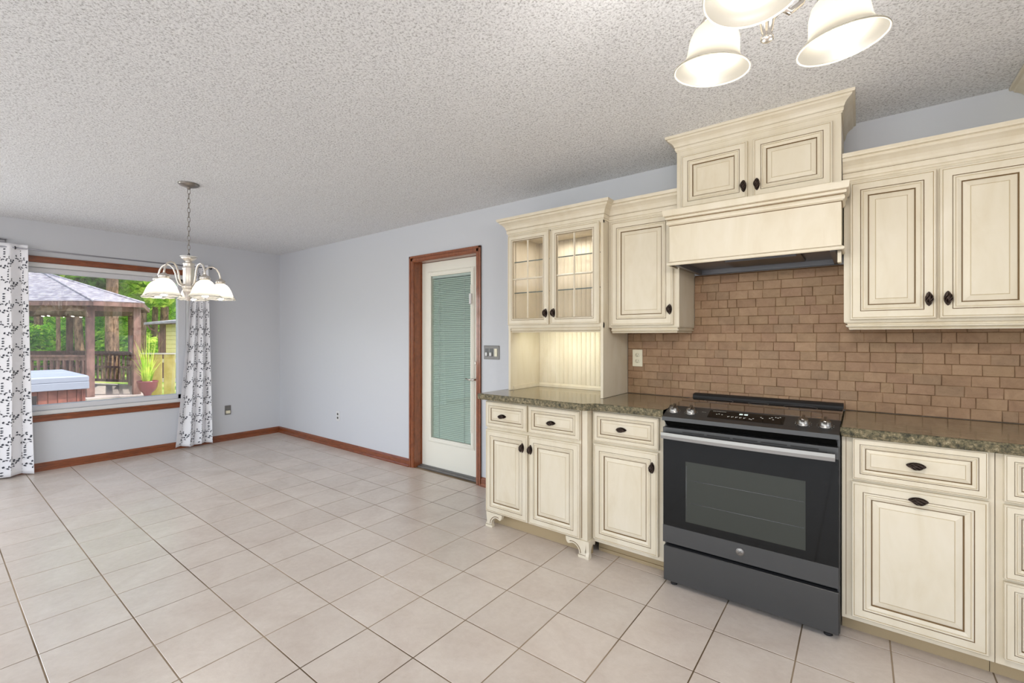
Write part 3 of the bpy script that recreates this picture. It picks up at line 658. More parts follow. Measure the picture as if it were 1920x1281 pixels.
mkdoor(b3, 6.281, 6.688, 0.696, 0.873, -0.56, 6.485, 0.786, False, 'drawer', 0.66)
b4 = thing('base_cabinet', 'cream three drawer stack cut off by the right edge of the picture', 'cabinet', (6.95, -0.27, 0))
MB().box(6.708, 7.45, -0.54, -0.002, 0.085, ZB, bev=0.002).build('body', CAB, b4)
MB().box(6.708, 7.45, -0.445, -0.43, 0.0, 0.085).box(6.708, 7.45, -0.45, -0.445, 0.0, 0.045).build('toe_kick', M['toe'], b4)
for z0, z1 in ((0.696, 0.873), (0.412, 0.685), (0.116, 0.401)):
    mkdoor(b4, 6.727, 7.20, z0, z1, -0.56, 6.96, (z0 + z1) / 2, False, 'drawer', 0.66)

# ------------------------------------------------------------------ granite counters
def counter(name, label, outline, front_n, cx):
    """outline: XY polygon; the first front_n points are the exposed edge"""
    t = thing(name, label, 'countertop', (cx, -0.3, ZB))
    z0, z1 = ZB + 0.0005, 0.915
    n = len(outline); mb = MB()
    top = [(x, y, z1) for x, y in outline]; 
    mb.add(top, [tuple(range(n))]); mb.add([(x, y, z0) for x, y in outline], [tuple(range(n - 1, -1, -1))])
    mb.build('slab', M['granite'], t)
    # chiselled edge band, subdivided and roughened
    e = MB(); pts = []
    for i in range(front_n - 1):
        a, b_ = Vector(outline[i]), Vector(outline[i + 1]); L = (b_ - a).length; k = max(1, int(L / 0.012))
        for q in range(k): pts.append(a.lerp(b_, q / k))
    pts.append(Vector(outline[front_n - 1])); vs = []
    for i, q in enumerate(pts):
        d = (pts[min(i + 1, len(pts) - 1)] - pts[max(i - 1, 0)]).normalized(); nn = Vector((d.y, -d.x))
        for (o_, z) in ((-0.012, z1), (0.0, z1 - 0.001), (0.006, z1 - 0.007), (0.008, z1 - 0.018), (0.006, z1 - 0.03), (0.001, z0 - 0.0005 + 0.001), (-0.012, z0)):
            j = rnd.uniform(-0.0016, 0.0016) if 0 < o_ else 0
            vs.append((q.x + nn.x * (o_ + j), q.y + nn.y * (o_ + j), z + (rnd.uniform(-.001, .001) if o_ > 0 else 0)))
    k = 7; fs = [(i * k + j, (i + 1) * k + j, (i + 1) * k + j + 1, i * k + j + 1) for i in range(len(pts) - 1) for j in range(k - 1)]
    e.add(vs, fs); e.build('chiselled_edge', M['granite_edge'], t)
    return t
counter('countertop', 'brown granite countertop under the hutch with a stepped front, left of the stove',
        [(4.232, -0.004), (4.232, -0.655), (5.03, -0.655), (5.045, -0.650), (5.085, -0.598), (5.10, -0.592), (5.482, -0.588), (5.482, -0.004)], 7, 4.86)
counter('countertop', 'brown granite countertop running right from the stove',
        [(6.246, -0.004), (6.246, -0.572), (7.45, -0.572), (7.45, -0.004)], 3, 6.8)

# ------------------------------------------------------------------ backsplash
bs = thing('backsplash', 'tumbled tan travertine brick backsplash behind the stove', 'backsplash', (5.9, 0, 0.915))
MB().box(5.036, 6.94, -0.006, -0.0005, 0.916, 1.40).box(5.482, 6.241, -0.006, -0.0005, 1.40, 1.686).build('grout_bed', M['travgrout'], bs)
row = 0; z = 0.917; nbk = 0; unit = {}
TT = 0.0105
def brick_mesh(wd, hh, var):
    key = (round(wd, 3), round(hh, 3), var)
    if key in unit: return unit[key]
    r2 = random.Random(hash(key) & 0xffff); b = 0.0022
    def jj(): return r2.uniform(-0.0009, 0.0009)
    o4 = [(-wd / 2 + jj(), -hh / 2 + jj()), (wd / 2 + jj(), -hh / 2 + jj()), (wd / 2 + jj(), hh / 2 + jj()), (-wd / 2 + jj(), hh / 2 + jj())]
    vs = [(x, 0.0, z_) for x, z_ in o4] + [(x, -TT + 0.004, z_) for x, z_ in o4] + [(x * (1 - 2 * b / wd), -TT + r2.uniform(-.0008, .0008) + 0.002, z_ * (1 - 2 * b / hh)) for x, z_ in o4]
    fs = [(8, 9, 10, 11)] + [(i, (i + 1) % 4, 4 + (i + 1) % 4, 4 + i) for i in range(4)] + [(4 + i, 4 + (i + 1) % 4, 8 + (i + 1) % 4, 8 + i) for i in range(4)]
    me = bpy.data.meshes.new('brick'); me.from_pydata(vs, [], fs); me.materials.append(M['trav']); me.update(); unit[key] = me
    return me
while z < 1.67:
    hh = 0.0508; x = 5.038
    if z > 1.36: x = 5.480
    xe = 6.243 if z > 1.37 else 6.93
    zt = min(z + hh, 1.686)
    while x < xe - 0.012:
        wd = rnd.choice([0.0508, 0.076, 0.09, 0.1016, 0.1016, 0.1016])
        if row % 2 and x in (5.038, 5.480): wd = 0.04
        wd = min(wd, xe - x)
        if xe - (x + wd) < 0.02: wd = xe - x
        me = brick_mesh(wd - 0.0009, zt - z - 0.0009, rnd.randint(0, 2))
        o_ = bpy.data.objects.new('brick', me); COL.objects.link(o_); o_.parent = bs
        o_.location = (x + wd / 2 - 5.9, -0.0035 + rnd.uniform(-0.0006, 0.0006), (z + zt) / 2 - 0.915); x += wd; nbk += 1
    z = zt; row += 1
print('bricks', nbk, 'tiles', ntile)

# ------------------------------------------------------------------ range
rg = thing('slide_in_range', 'dark slate electric slide-in range with black glass oven door and steel handle', 'stove', (5.863, -0.31, 0))
x0, x1 = 5.489, 6.237
SL = [M['slate'], M['slate_dark'], M['blackglass']]
MB().box(x0 + 0.004, x1 - 0.002, -0.568, -0.03, 0.03, 0.86, mi=1).box(x1 - 0.006, x1 + 0.003, -0.585, -0.05, 0.03, 0.875, mi=0).box(x0 - 0.003, x0 + 0.006, -0.57, -0.05, 0.03, 0.875, mi=0).build('body', SL, rg)
MB().box(x0, x1, -0.605, -0.575, 0.028, 0.210, bev=0.003).build('storage_drawer', M['slate'], rg)
# oven door: frame with recessed window
d = MB(); dz0, dz1 = 0.232, 0.832; wx0, wx1, wz0, wz1 = 5.604, 6.118, 0.362, 0.668; yf = -0.612
d.box(x0, x1, yf, -0.572, dz0, dz1, mi=1, bev=0.003)
od = d.build('oven_door', SL, rg)
MB().box(x0, x1, yf - 0.004, yf + 0.004, dz0, 0.322, bev=0.0015).build('lower_band', M['slate'], od)
MB().box(x0, x1, yf - 0.003, yf + 0.004, 0.780, dz1, bev=0.0015).build('upper_band', M['slate'], od)
g = MB()
for (a0, a1, c0, c1) in ((x0 + .002, wx0, 0.323, 0.779), (wx1, x1 - .002, 0.323, 0.779), (wx0, wx1, 0.323, wz0), (wx0, wx1, wz1, 0.779)): g.box(a0, a1, yf - 0.0035, yf + 0.002, c0, c1)
g.build('black_glass', M['blackglass'], od)
MB().box(wx0, wx1, yf - 0.0025, yf + 0.001, wz0, wz1).build('oven_window', M['ovenglass'], od)
rk = MB()
for z in (0.575, 0.46): rk.tube([(wx0 + 0.02, yf - 0.003, z), (wx1 - 0.005, yf - 0.003, z)], 0.0009, 5)
rk.tube([(wx0 + 0.004, yf - 0.003, wz0 + 0.01), (wx0 + 0.004, yf - 0.003, wz1 - 0.02)], 0.0009, 5)
rk.build('oven_rack', M['hoodmetal'], od)
vt = MB()
for k in range(5): vt.box(x0 + 0.10 + k * 0.118, x0 + 0.10 + k * 0.118 + 0.105, yf - 0.0036, yf, 0.812, 0.818)
vt.build('vent_slots', M['dark'], od)
h = MB(); hz = 0.7955; hp = []
for k in range(17):
    a = -1 + 2 * k / 16; hp.append((x0 + 0.004 + (x1 - x0 - 0.016) * k / 16, yf - 0.040 - 0.010 * (1 - a * a)))
vs = []
for (x, y) in hp: vs += [(x, y - 0.006, hz - 0.0155), (x, y - 0.007, hz), (x, y - 0.006, hz + 0.0155), (x, y + 0.002, hz + 0.0165), (x, y + 0.008, hz + 0.012), (x, y + 0.008, hz - 0.012), (x, y + 0.002, hz - 0.0165)]
fs = [(i * 7 + j, (i + 1) * 7 + j, (i + 1) * 7 + (j + 1) % 7, i * 7 + (j + 1) % 7) for i in range(16) for j in range(7)] + [tuple(range(7)), tuple(16 * 7 + j for j in range(6, -1, -1))]
h.add(vs, fs, 0, False)
h.box(x0 + 0.012, x0 + 0.034, yf - 0.04, yf - 0.002, hz - 0.011, hz + 0.011, bev=0.003).box(x1 - 0.042, x1 - 0.020, yf - 0.04, yf - 0.002, hz - 0.011, hz + 0.011, bev=0.003)
h.build('handle', M['steel'], od)
bdg = MB().lathe([(0.0, 0.003), (0.0165, 0.003), (0.018, 0.0022), (0.018, 0.0)], (5.856, yf - 0.004, 0.281), 28, rot=Matrix.Rotation(R(90), 3, 'X'))
bd = bdg.build('badge', M['steel'], od)
lg = MB(); c = Vector((5.856, yf - 0.0072, 0.281)); F_ = []
def script(pts): lg.tube([c + Vector((a * 0.001, 0, b_ * 0.001)) for a, b_ in pts], 0.0007, 5)
ring = [(15 * math.cos(R(a)), 15 * math.sin(R(a))) for a in range(0, 360, 15)]
lg.tube([c + Vector((a * .001, 0, b_ * .001)) for a, b_ in ring], 0.0006, 5, closed=True)
script([(-2, 5), (-5, 7), (-8, 4), (-9, 0), (-7, -3), (-4, -2), (-2, 1), (-1, 3), (-3, -5), (-6, -9), (-9, -7)])
script([(1, 0), (5, 2), (7, 6), (4, 7), (2, 2), (3, -4), (6, -5), (9, -2)])
lg.build('badge_emblem', M['slate'], od)
# front fascia under the controls
MB().poly([(x0, -0.628, 0.868), (x0, -0.628, 0.888), (x0, -0.60, 0.896), (x0, -0.50, 0.93), (x0, -0.50, 0.86), (x0, -0.60, 0.862)], (x1 - x0 + 0.002, 0, 0)).build('control_panel', M['slate'], rg)
MB().poly([(x0 + 0.006, -0.618, 0.868), (x0 + 0.012, -0.585, 0.834), (x0 + 0.012, -0.55, 0.834), (x0 + 0.006, -0.55, 0.868)], (x1 - x0 - 0.018, 0, 0)).build('fascia', M['blackglass'], rg)
MB().box(x0 - 0.004, x1 + 0.004, -0.500, -0.065, 0.916, 0.931, bev=0.002).build('cooktop', M['cooktop'], rg)
bn = MB()
for (cx, cyy, rr_) in ((5.66, -0.38, 0.10), (6.06, -0.38, 0.105), (5.66, -0.17, 0.075), (6.06, -0.17, 0.075), (5.86, -0.15, 0.05)):
    bn.tube([(cx + rr_ * math.cos(R(a)), cyy + rr_ * math.sin(R(a)), 0.9310) for a in range(0, 360, 10)], 0.0006, 4, closed=True)
bn.build('burner_rings', M['hoodmetal'], rg)
MB().poly([(x0 - 0.003, -0.066, 0.931), (x0 - 0.003, -0.066, 0.940), (x0 - 0.003, -0.055, 0.950), (x0 - 0.003, -0.012, 0.952), (x0 - 0.003, -0.012, 0.916), (x0 - 0.003, -0.066, 0.916)], (x1 - x0 + 0.006, 0, 0)).build('rear_ledge', M['dark'], rg)
# controls on the sloping panel
sl_n = Vector((0, -0.034, 0.10)).normalized(); sl_n = Vector((0, -(0.93 - 0.896), 0.10)).normalized(); sl_u = Vector((0, 0.10, 0.034)).normalized()
def on_panel(x, s_): return Vector((x, -0.60, 0.896)) + sl_u * s_
rotp = Matrix((Vector((1, 0, 0)), sl_u, sl_n)).transposed()
MB().add([on_panel(5.70, 0.012) + sl_n * 0.0006, on_panel(6.03, 0.012) + sl_n * 0.0006, on_panel(6.03, 0.092) + sl_n * 0.0006, on_panel(5.70, 0.092) + sl_n * 0.0006], [(0, 1, 2, 3)]).build('touch_panel', M['blackglass'], rg)
ic = MB()
def icon(x, s_, wd, hh):
    a = on_panel(x, s_) + sl_n * 0.0012; ic.add([a, a + Vector((wd, 0, 0)), a + Vector((wd, 0, 0)) + sl_u * hh, a + sl_u * hh], [(0, 1, 2, 3)])
for k in range(9): icon(5.715 + k * 0.007, 0.082, 0.004, 0.003)
for k in range(5): icon(5.79 + k * 0.018, 0.034, 0.004, 0.009); icon(5.796 + k * 0.018, 0.040, 0.003, 0.004)
for k, (a, s_) in enumerate([(5.735, 0.05), (5.745, 0.055), (5.76, 0.05), (5.885, 0.034), (5.893, 0.030), (5.90, 0.04), (5.93, 0.06), (5.938, 0.052), (5.967, 0.06), (5.975, 0.068), (5.982, 0.05), (5.99, 0.074), (6.0, 0.07), (6.008, 0.078)]): icon(a, s_, 0.006, 0.005)
for a in (5.665, 5.672, 5.68): icon(a, 0.06, 0.005, 0.002)
ic.build('printed_icons', M['print'], rg)
cl = MB()
def dig(x): # clock digit as a lit 8 outline
    for (a0, s0, w_, h_) in ((0, 0, .006, .0012), (0, .0055, .006, .0012), (0, .011, .006, .0012), (0, 0, .0012, .012), (.005, 0, .0012, .012)):
        a = on_panel(x + a0, 0.068 + s0) + sl_n * 0.0012; cl.add([a, a + Vector((w_, 0, 0)), a + Vector((w_, 0, 0)) + sl_u * h_, a + sl_u * h_], [(0, 1, 2, 3)])
for x in (5.838, 5.846, 5.860, 5.868): dig(x)
cl.build('clock_display', emis('clock_digits', (240, 255, 250), 1.5), rg)
for x in (5.528, 5.615, 6.105, 6.187):
    p0 = on_panel(x, 0.045)
    k = MB().lathe([(0.0255, 0), (0.026, 0.003), (0.022, 0.004), (0.021, 0.020), (0.0195, 0.023), (0.0, 0.0235)], p0, 28, rot=rotp)
    k.box(-0.0062, 0.0062, -0.024, 0.024, 0.018, 0.034, bev=0.002)
    n8 = len(k.v); 
    for q in range(n8 - 24, n8): k.v[q] = tuple(p0 + rotp @ Vector(k.v[q]))
    kn = k.build('knob', M['steel'], rg)
    dl = MB()
    for a in range(-130, 131, 26):
        q = p0 + rotp @ Vector((0.031 * math.sin(R(a)), 0.031 * math.cos(R(a)), 0.0008)); dl.lathe([(0, 0.0004), (0.0012, 0.0003), (0.0013, 0)], q, 6, rot=rotp)
    dl.build('dial_marks', M['print'], kn)
for x in (x0 + 0.04, x1 - 0.04):
    for y in (-0.56, -0.10): MB().lathe([(0.0, 0.0), (0.017, 0.0), (0.017, 0.008), (0.008, 0.010), (0.008, 0.03), (0, 0.03)], (x, y, 0.0), 14).build('levelling_foot', M['dark'], rg)

# ------------------------------------------------------------------ outlets and switches
def outlet(name, label, org, axis, plate, socket, w_=0.07, h_=0.115, style='duplex'):
    """axis: 'Y' plate on the back wall facing -Y, 'X' on the left wall facing +X"""
    t = thing(name, label, 'outlet' if 'outlet' in name else 'switch', org)
    def tr(mb):
        if axis == 'X':
            mb.v = [(-y, x, z) for x, y, z in mb.v]      # facing +X
        mb.v = [tuple(Vector(q) + Vector(org)) for q in mb.v]; return mb
    tr(MB().box(-w_ / 2, w_ / 2, -0.006, 0, -h_ / 2, h_ / 2, bev=0.0025)).build('plate', M[plate], t)
    return t, tr
t, tr = outlet('wall_outlet', 'ivory duplex outlet on the travertine backsplash beside the hutch', (5.108, -0.012, 1.158), 'Y', 'ivory', 'ivory')
for dz_ in (-0.021, 0.021):
    s_ = tr(MB().lathe([(0.0, 0.008), (0.0155, 0.008), (0.0165, 0.006), (0.0165, 0.0)], (0, 0, dz_), 20, rot=Matrix.Rotation(R(90), 3, 'X'), sq=(1, 0.85))).build('socket', M['ivory'], t)
    tr(MB().box(-0.0075, -0.0055, -0.0086, -0.007, dz_ - 0.001, dz_ + 0.008).box(0.0055, 0.0075, -0.0086, -0.007, dz_ - 0.001, dz_ + 0.008).box(-0.002, 0.002, -0.0086, -0.007, dz_ - 0.009, dz_ - 0.005)).build('slots', M['dark'], s_)
t, tr = outlet('wall_outlet', 'pewter outlet plate with white plug adapter low on the window wall', (0.0, -0.639, 0.381), 'X', 'plate_metal', 'ivory')
tr(MB().box(-0.02, 0.02, -0.016, -0.005, 0.004, 0.044, bev=0.003)).build('socket', M['plate_metal'], t)
tr(MB().box(-0.026, 0.022, -0.028, -0.005, -0.042, -0.004, bev=0.004)).build('plug_adapter', M['ivory'], t)
t, tr = outlet('wall_outlet', 'white outlet low on the bare wall between the corner and the door', (1.441, 0.0, 0.372), 'Y', 'white', 'ivory')
for dz_ in (-0.022, 0.022):
    tr(MB().box(-0.014, 0.014, -0.009, -0.005, dz_ - 0.013, dz_ + 0.013, bev=0.003)).build('socket', M['plate_metal'], t)
    tr(MB().box(-0.009, -0.003, -0.0098, -0.008, dz_ - 0.006, dz_ + 0.008).box(0.003, 0.009, -0.0098, -0.008, dz_ - 0.006, dz_ + 0.008)).build('slots', M['dark'], t)
t, tr = outlet('light_switch', 'pewter triple switch plate with white rockers between door and hutch', (3.802, 0.0, 1.168), 'Y', 'plate_metal', 'white', 0.175, 0.118)
tr(MB().sweep([(0, 0), (0.004, 0), (0.004, 0.004), (0, 0.004)], [(-0.083, -0.006), (0.083, -0.006)], 0.05)).build('plate_rim', M['plate_metal'], t)
for dx_ in (-0.052, -0.004):
    tr(MB().box(dx_ - 0.017, dx_ + 0.017, -0.0075, -0.004, -0.034, 0.034).box(dx_ + 0.013, dx_ + 0.018, -0.0078, -0.004, -0.034, 0.034)).build('toggle_slot', M['slate'], t)
    tr(MB().box(dx_ - 0.013, dx_ + 0.010, -0.018, -0.005, -0.030, 0.0, bev=0.003)).build('toggle', M['white'], t)
tr(MB().box(0.034, 0.066, -0.011, -0.005, -0.034, 0.034, bev=0.002).box(0.046, 0.050, -0.0125, -0.010, -0.006, 0.006, mi=0)).build('rocker', M['ivory'], t)

# ------------------------------------------------------------------ curtains
rod = thing('curtain_rod', 'thin brushed metal curtain rod over the picture window', 'curtain rod', (0.1, -1.8, 2.13))
MB().tube([(0.095, -2.95, 2.128), (0.095, -0.875, 2.128)], 0.0065, 12).build('rod', M['rod'], rod)
for y in (-2.455, -0.93):
    MB().box(0.0, 0.006, y - 0.012, y + 0.012, 2.10, 2.17, bev=0.002).tube([(0.003, y, 2.14), (0.095, y, 2.14)], 0.005, 8).tube([(0.095, y, 2.14) if False else (0.095 + 0.012 * math.cos(R(a)), y, 2.128 + 0.012 * math.sin(R(a))) for a in range(0, 360, 30)], 0.0035, 6, closed=True).build('bracket', M['blackmetal'], rod)
MB().lathe([(0.0, 0.03), (0.012, 0.024), (0.016, 0.012), (0.012, 0.004), (0.007, 0.0), (0.007, -0.01)], (0.095, -0.872, 2.128), 16, rot=Matrix.Rotation(R(-90), 3, 'X')).build('finial', M['blackmetal'], rod)
hb = thing('rod_holder', 'small grey rod holder block on the wall above the left curtain', 'bracket', (0.0, -2.53, 2.19))
MB().box(0.0, 0.035, -2.60, -2.50, 2.205, 2.215, bev=0.002).box(0.0, 0.012, -2.59, -2.51, 2.165, 2.206, bev=0.003).build('holder', M['rod'], hb)
MB().box(0.0, 0.03, -2.62, -2.60, 2.16, 2.22, bev=0.003).build('end_cap', M['blackmetal'], hb)

def curtain(label, ytop0, ytop1, ybot0, ybot1, ztop, zbot, nf, seed, ph=0.0):
    r3 = random.Random(seed); t = thing('curtain', label, 'curtain', (0.095, (ybot0 + ybot1) / 2, zbot), 'floor length curtains beside the picture window')
    fab = 1.0; phs = [r3.uniform(-0.4, 0.4) for _ in range(nf + 2)]
    def S(u, v):
        """u 0..1 across the cloth, v 0 top .. 1 bottom"""
        a = v ** 1.3; y0 = ytop0 + (ybot0 - ytop0) * a; y1 = ytop1 + (ybot1 - ytop1) * a
        amp = 0.020 + 0.016 * v; th = 2 * math.pi * nf * u + ph + 0.5 * math.sin(3 * v + u * 4)
        y = y0 + (y1 - y0) * u + 0.010 * math.sin(2 * th) * (0.4 + 0.6 * v)
        x = 0.095 + amp * math.sin(th) + 0.006 * math.sin(5.0 * v + 7 * u)
        if v < 0.02: x = 0.095 + (x - 0.095) * 0.7
        return Vector((x, y, ztop + (zbot - ztop) * v + 0.008 * math.sin(th * 0.5) * (v > 0.97)))
    nu, nv = 90, 60; vs = [S(i / nu, j / nv) for j in range(nv + 1) for i in range(nu + 1)]
    fs = [(j * (nu + 1) + i, j * (nu + 1) + i + 1, (j + 1) * (nu + 1) + i + 1, (j + 1) * (nu + 1) + i) for j in range(nv) for i in range(nu)]
    ob = MB().add(vs, fs, 0, True).build('cloth', M['fabric'], t)
    so_ = ob.modifiers.new('s', 'SOLIDIFY'); so_.thickness = 0.0015; so_.offset = -1
    # printed sprigs
    W_ = 0.62; Hh = ztop - zbot; pr = MB()
    def Q(a, b_):  # cloth metres -> surface point on the room side
        u = a / W_; v = b_ / Hh
        if not (0.0 < u < 1 and 0.0 < v < 1): return None
        p = S(u, v); e = 1e-3; n = (S(min(u + e, 1), v) - p).cross(S(u, min(v + e, 1)) - p); n.normalize()
        if n.x < 0: n = -n
        return p + n * 0.0024
    def leaf(a, b_, ang, L):
        du, dv = math.cos(ang), math.sin(ang); pts = []
        for (l_, w_) in ((0, 0), (0.3, 0.30), (0.7, 0.24), (1, 0), (0.7, -0.24), (0.3, -0.30)):
            q = Q(a + (du * l_ - dv * w_) * L, b_ + (dv * l_ + du * w_) * L)
            if q is None: return
            pts.append(q)
        pr.add(pts, [(0, 1, 2, 3, 4, 5)])
    def stem(pts, w_=0.0006):
        for (a, b_), (c_, d_) in zip(pts, pts[1:]):
            dx, dy = c_ - a, d_ - b_; L = math.hypot(dx, dy) or 1; nx, ny = -dy / L * w_, dx / L * w_
            qs = [Q(a + nx, b_ + ny), Q(c_ + nx, d_ + ny), Q(c_ - nx, d_ - ny), Q(a - nx, b_ - ny)]
            if None in qs: continue
            pr.add(qs, [(0, 1, 2, 3)])
    row = 0; b0 = 0.05
    while b0 < Hh:
        a0 = 0.04 + (row % 2) * 0.03
        while a0 < W_:
            # horseshoe of leaves around a short ladder of leaves
            for q in range(9):
                an = R(20 + q * 17.5); leaf(a0 + 0.045 + 0.048 * math.cos(an), b0 + 0.05 + 0.055 * math.sin(an), an + 1.2 + 0.7 * (-1) ** q, 0.017)
            stem([(a0 + 0.045 + 0.048 * math.cos(R(q)), b0 + 0.05 + 0.055 * math.sin(R(q))) for q in range(20, 166, 20)])
            for q in range(4): leaf(a0 + 0.035, b0 + 0.012 + q * 0.022, (0.1 if q % 2 else -0.35), 0.020)
            # rising sprig
            pts = [(a0 + 0.02 + 0.11 * s_, b0 + 0.175 - 0.055 * s_ + 0.010 * math.sin(6 * s_)) for s_ in [k / 8 for k in range(9)]]; stem(pts)
            for k_, (a, b_) in enumerate(pts): leaf(a, b_, -0.45 + (1.0 if k_ % 2 else -0.9), 0.021)
            pts = [(a0 + 0.10 + 0.02 * math.sin(5 * s_), b0 + 0.10 + 0.09 * s_) for s_ in [k / 6 for k in range(7)]]; stem(pts)
            for k_, (a, b_) in enumerate(pts[::2]): leaf(a, b_, 1.2 + (0.8 if k_ % 2 else -0.8), 0.016)
            a0 += 0.155
        b0 += 0.205; row += 1
    o_ = pr.build('leaf_print', M['leafprint'], t); o_['kind'] = 'stuff'
curtain('white leaf-printed curtain at the left edge of the picture, left of the window', -2.78, -2.375, -2.86, -2.345, 2.165, 0.012, 3, 1, 0.6)
curtain('white leaf-printed curtain right of the window, behind the dining chandelier', -1.055, -0.895, -1.228, -0.852, 2.165, 0.03, 3, 2, 1.2)

# ------------------------------------------------------------------ dining chandelier
cx, cyy = 2.417, -1.792
ch = thing('dining_chandelier', 'satin nickel five arm chandelier with alabaster bell shades hanging on a chain by the window', 'chandelier', (cx, cyy, H))
MB().lathe([(0.0, 0.0), (0.066, 0.0), (0.066, -0.006), (0.058, -0.014), (0.03, -0.024), (0.012, -0.028), (0.010, -0.04), (0, -0.04)], (cx, cyy, H), 32).build('canopy', M['nickel'], ch)
zt_, zb_ = H - 0.040, 1.905; nl = 14; ln_ = (zt_ - zb_) / nl; lk = MB()
for k in range(nl):
    zc = zt_ - (k + 0.5) * ln_; pts = []
    for a in range(0, 360, 30):
        l_ = 0.0085 * math.cos(R(a)); v_ = (ln_ * 0.62) * math.sin(R(a))
        pts.append((cx + (l_ if k % 2 else 0), cyy + (0 if k % 2 else l_), zc + v_))
    lk.tube(pts, 0.0019, 6, closed=True)
lk.build('chain', M['nickel'], ch)
MB().tube([(cx + 0.016 * math.cos(R(a)), cyy, 1.898 + 0.016 * math.sin(R(a))) for a in range(0, 360, 24)], 0.0028, 8, closed=True).build('loop', M['blackmetal'], ch)
cm = MB().lathe([(0.0, 0.315), (0.014, 0.315), (0.045, 0.312), (0.05, 0.305), (0.036, 0.293), (0.020, 0.280), (0.020, 0.272), (0.036, 0.268), (0.038, 0.262), (0.034, 0.255), (0.036, 0.236), (0.039, 0.232), (0.039, 0.226), (0.035, 0.22), (0.036, 0.12),
        (0.040, 0.10), (0.043, 0.09), (0.038, 0.082), (0.035, 0.07), (0.038, 0.06), (0.031, 0.05), (0.026, 0.032), (0.022, 0.016), (0.014, 0.006), (0.008, -0.004), (0.0, -0.008)], (cx, cyy, 1.572), 32,
        wave=lambda i, a, r, z: (r * (1 + (0.06 * math.cos(8 * a) if 9 < i < 22 else 0)), z))
cm.build('column', M['nickel_light'], ch)
cr = MB().lathe([(0.012, 0.0), (0.036, 0.010), (0.054, 0.018), (0.055, 0.022), (0.03, 0.016), (0.010, 0.008)], (cx, cyy, 1.868), 28).build('bobeche', M['white'], ch)
def rotz(a): return Matrix.Rotation(a, 3, 'Z')
shprof = [(0.022, 0.0), (0.030, -0.006), (0.044, -0.016), (0.058, -0.034), (0.070, -0.058), (0.079, -0.084), (0.087, -0.104), (0.097, -0.116), (0.101, -0.122)]
def dshade(par, c):
    pr_ = shprof
    w_ = lambda i, a, r, z: (r * (1 + 0.012 * math.cos(24 * a) * (r > 0.04)), z - (0.0022 * math.cos(12 * a) if r > 0.095 else 0))
    MB().lathe(pr_, c, 72, wave=w_).tube([tuple(Vector(c) + Vector((0.1005 * math.cos(R(q)), 0.1005 * math.sin(R(q)), -0.122 - 0.0022 * math.cos(R(12 * q))))) for q in range(0, 360, 5)], 0.0016, 5, closed=True).build('shade', M['shade_d'], par)
for k in range(5):
    a = R(-62 + 72 * k + 35.6) + YAW; dv = Vector((math.cos(a), math.sin(a), 0)); c0 = Vector((cx, cyy, 0))
    ap = [(0.030, 1.680), (0.050, 1.676), (0.068, 1.690), (0.080, 1.722), (0.088, 1.765), (0.102, 1.802), (0.124, 1.824), (0.150, 1.828), (0.174, 1.814), (0.190, 1.788), (0.198, 1.758), (0.200, 1.738)]
    from_ = [c0 + dv * r_ + Vector((0, 0, z_)) for r_, z_ in ap]
    arm = MB().tube(from_, 0.0062, 10).build('arm', M['nickel_light'], ch)
    pc = c0 + dv * 0.200
    MB().lathe([(0.0, 0.022), (0.010, 0.022), (0.018, 0.014), (0.030, 0.010), (0.034, 0.0), (0.034, -0.012), (0.028, -0.016), (0, -0.016)], pc + Vector((0, 0, 1.722)), 20).build('socket_cap', M['chrome'], arm)
    dshade(arm, pc + Vector((0, 0, 1.709)))
    MB().lathe([(0.0, 0.02), (0.012, 0.018), (0.014, 0.0), (0.022, -0.018), (0.030, -0.04), (0.030, -0.052), (0.022, -0.068), (0.010, -0.076), (0.0, -0.078)], pc + Vector((0, 0, 1.660)), 16).build('bulb', M['bulb_dining'], arm)

# ------------------------------------------------------------------ kitchen chandelier
kc = Vector((CAMX, CAMY, 0)) + Vector((R2.x, R2.y, 0)) * 0.534 + Vector((F2.x, F2.y, 0)) * 0.947
kt = thing('kitchen_chandelier', 'brushed nickel three light fixture with frosted bell shades at the top edge of the picture', 'chandelier', (kc.x, kc.y, H))
MB().lathe([(0.0, 0.0), (0.065, 0.0), (0.065, -0.008), (0.05, -0.02), (0.016, -0.03), (0.0, -0.03)], (kc.x, kc.y, H), 32).build('canopy', M['chrome'], kt)
MB().tube([(kc.x, kc.y, H - 0.02), (kc.x, kc.y, 2.10)], 0.008, 12).build('stem', M['chrome'], kt)
MB().lathe([(0.0, 0.19), (0.010, 0.19), (0.012, 0.17), (0.028, 0.155), (0.032, 0.13), (0.030, 0.10), (0.020, 0.088), (0.014, 0.080), (0.014, 0.074), (0.022, 0.070), (0.024, 0.062), (0.018, 0.056), (0.014, 0.050), (0.011, 0.030), (0.009, 0.022), (0.0125, 0.018), (0.0125, 0.012), (0.007, 0.008), (0.0, 0.007)], (kc.x, kc.y, 1.912), 28).build('column', M['chrome'], kt)
kprof = [(0.022, 0.0), (0.034, -0.006), (0.047, -0.020), (0.054, -0.040), (0.056, -0.060), (0.057, -0.074), (0.062, -0.086), (0.072, -0.096), (0.080, -0.103), (0.0815, -0.107)]
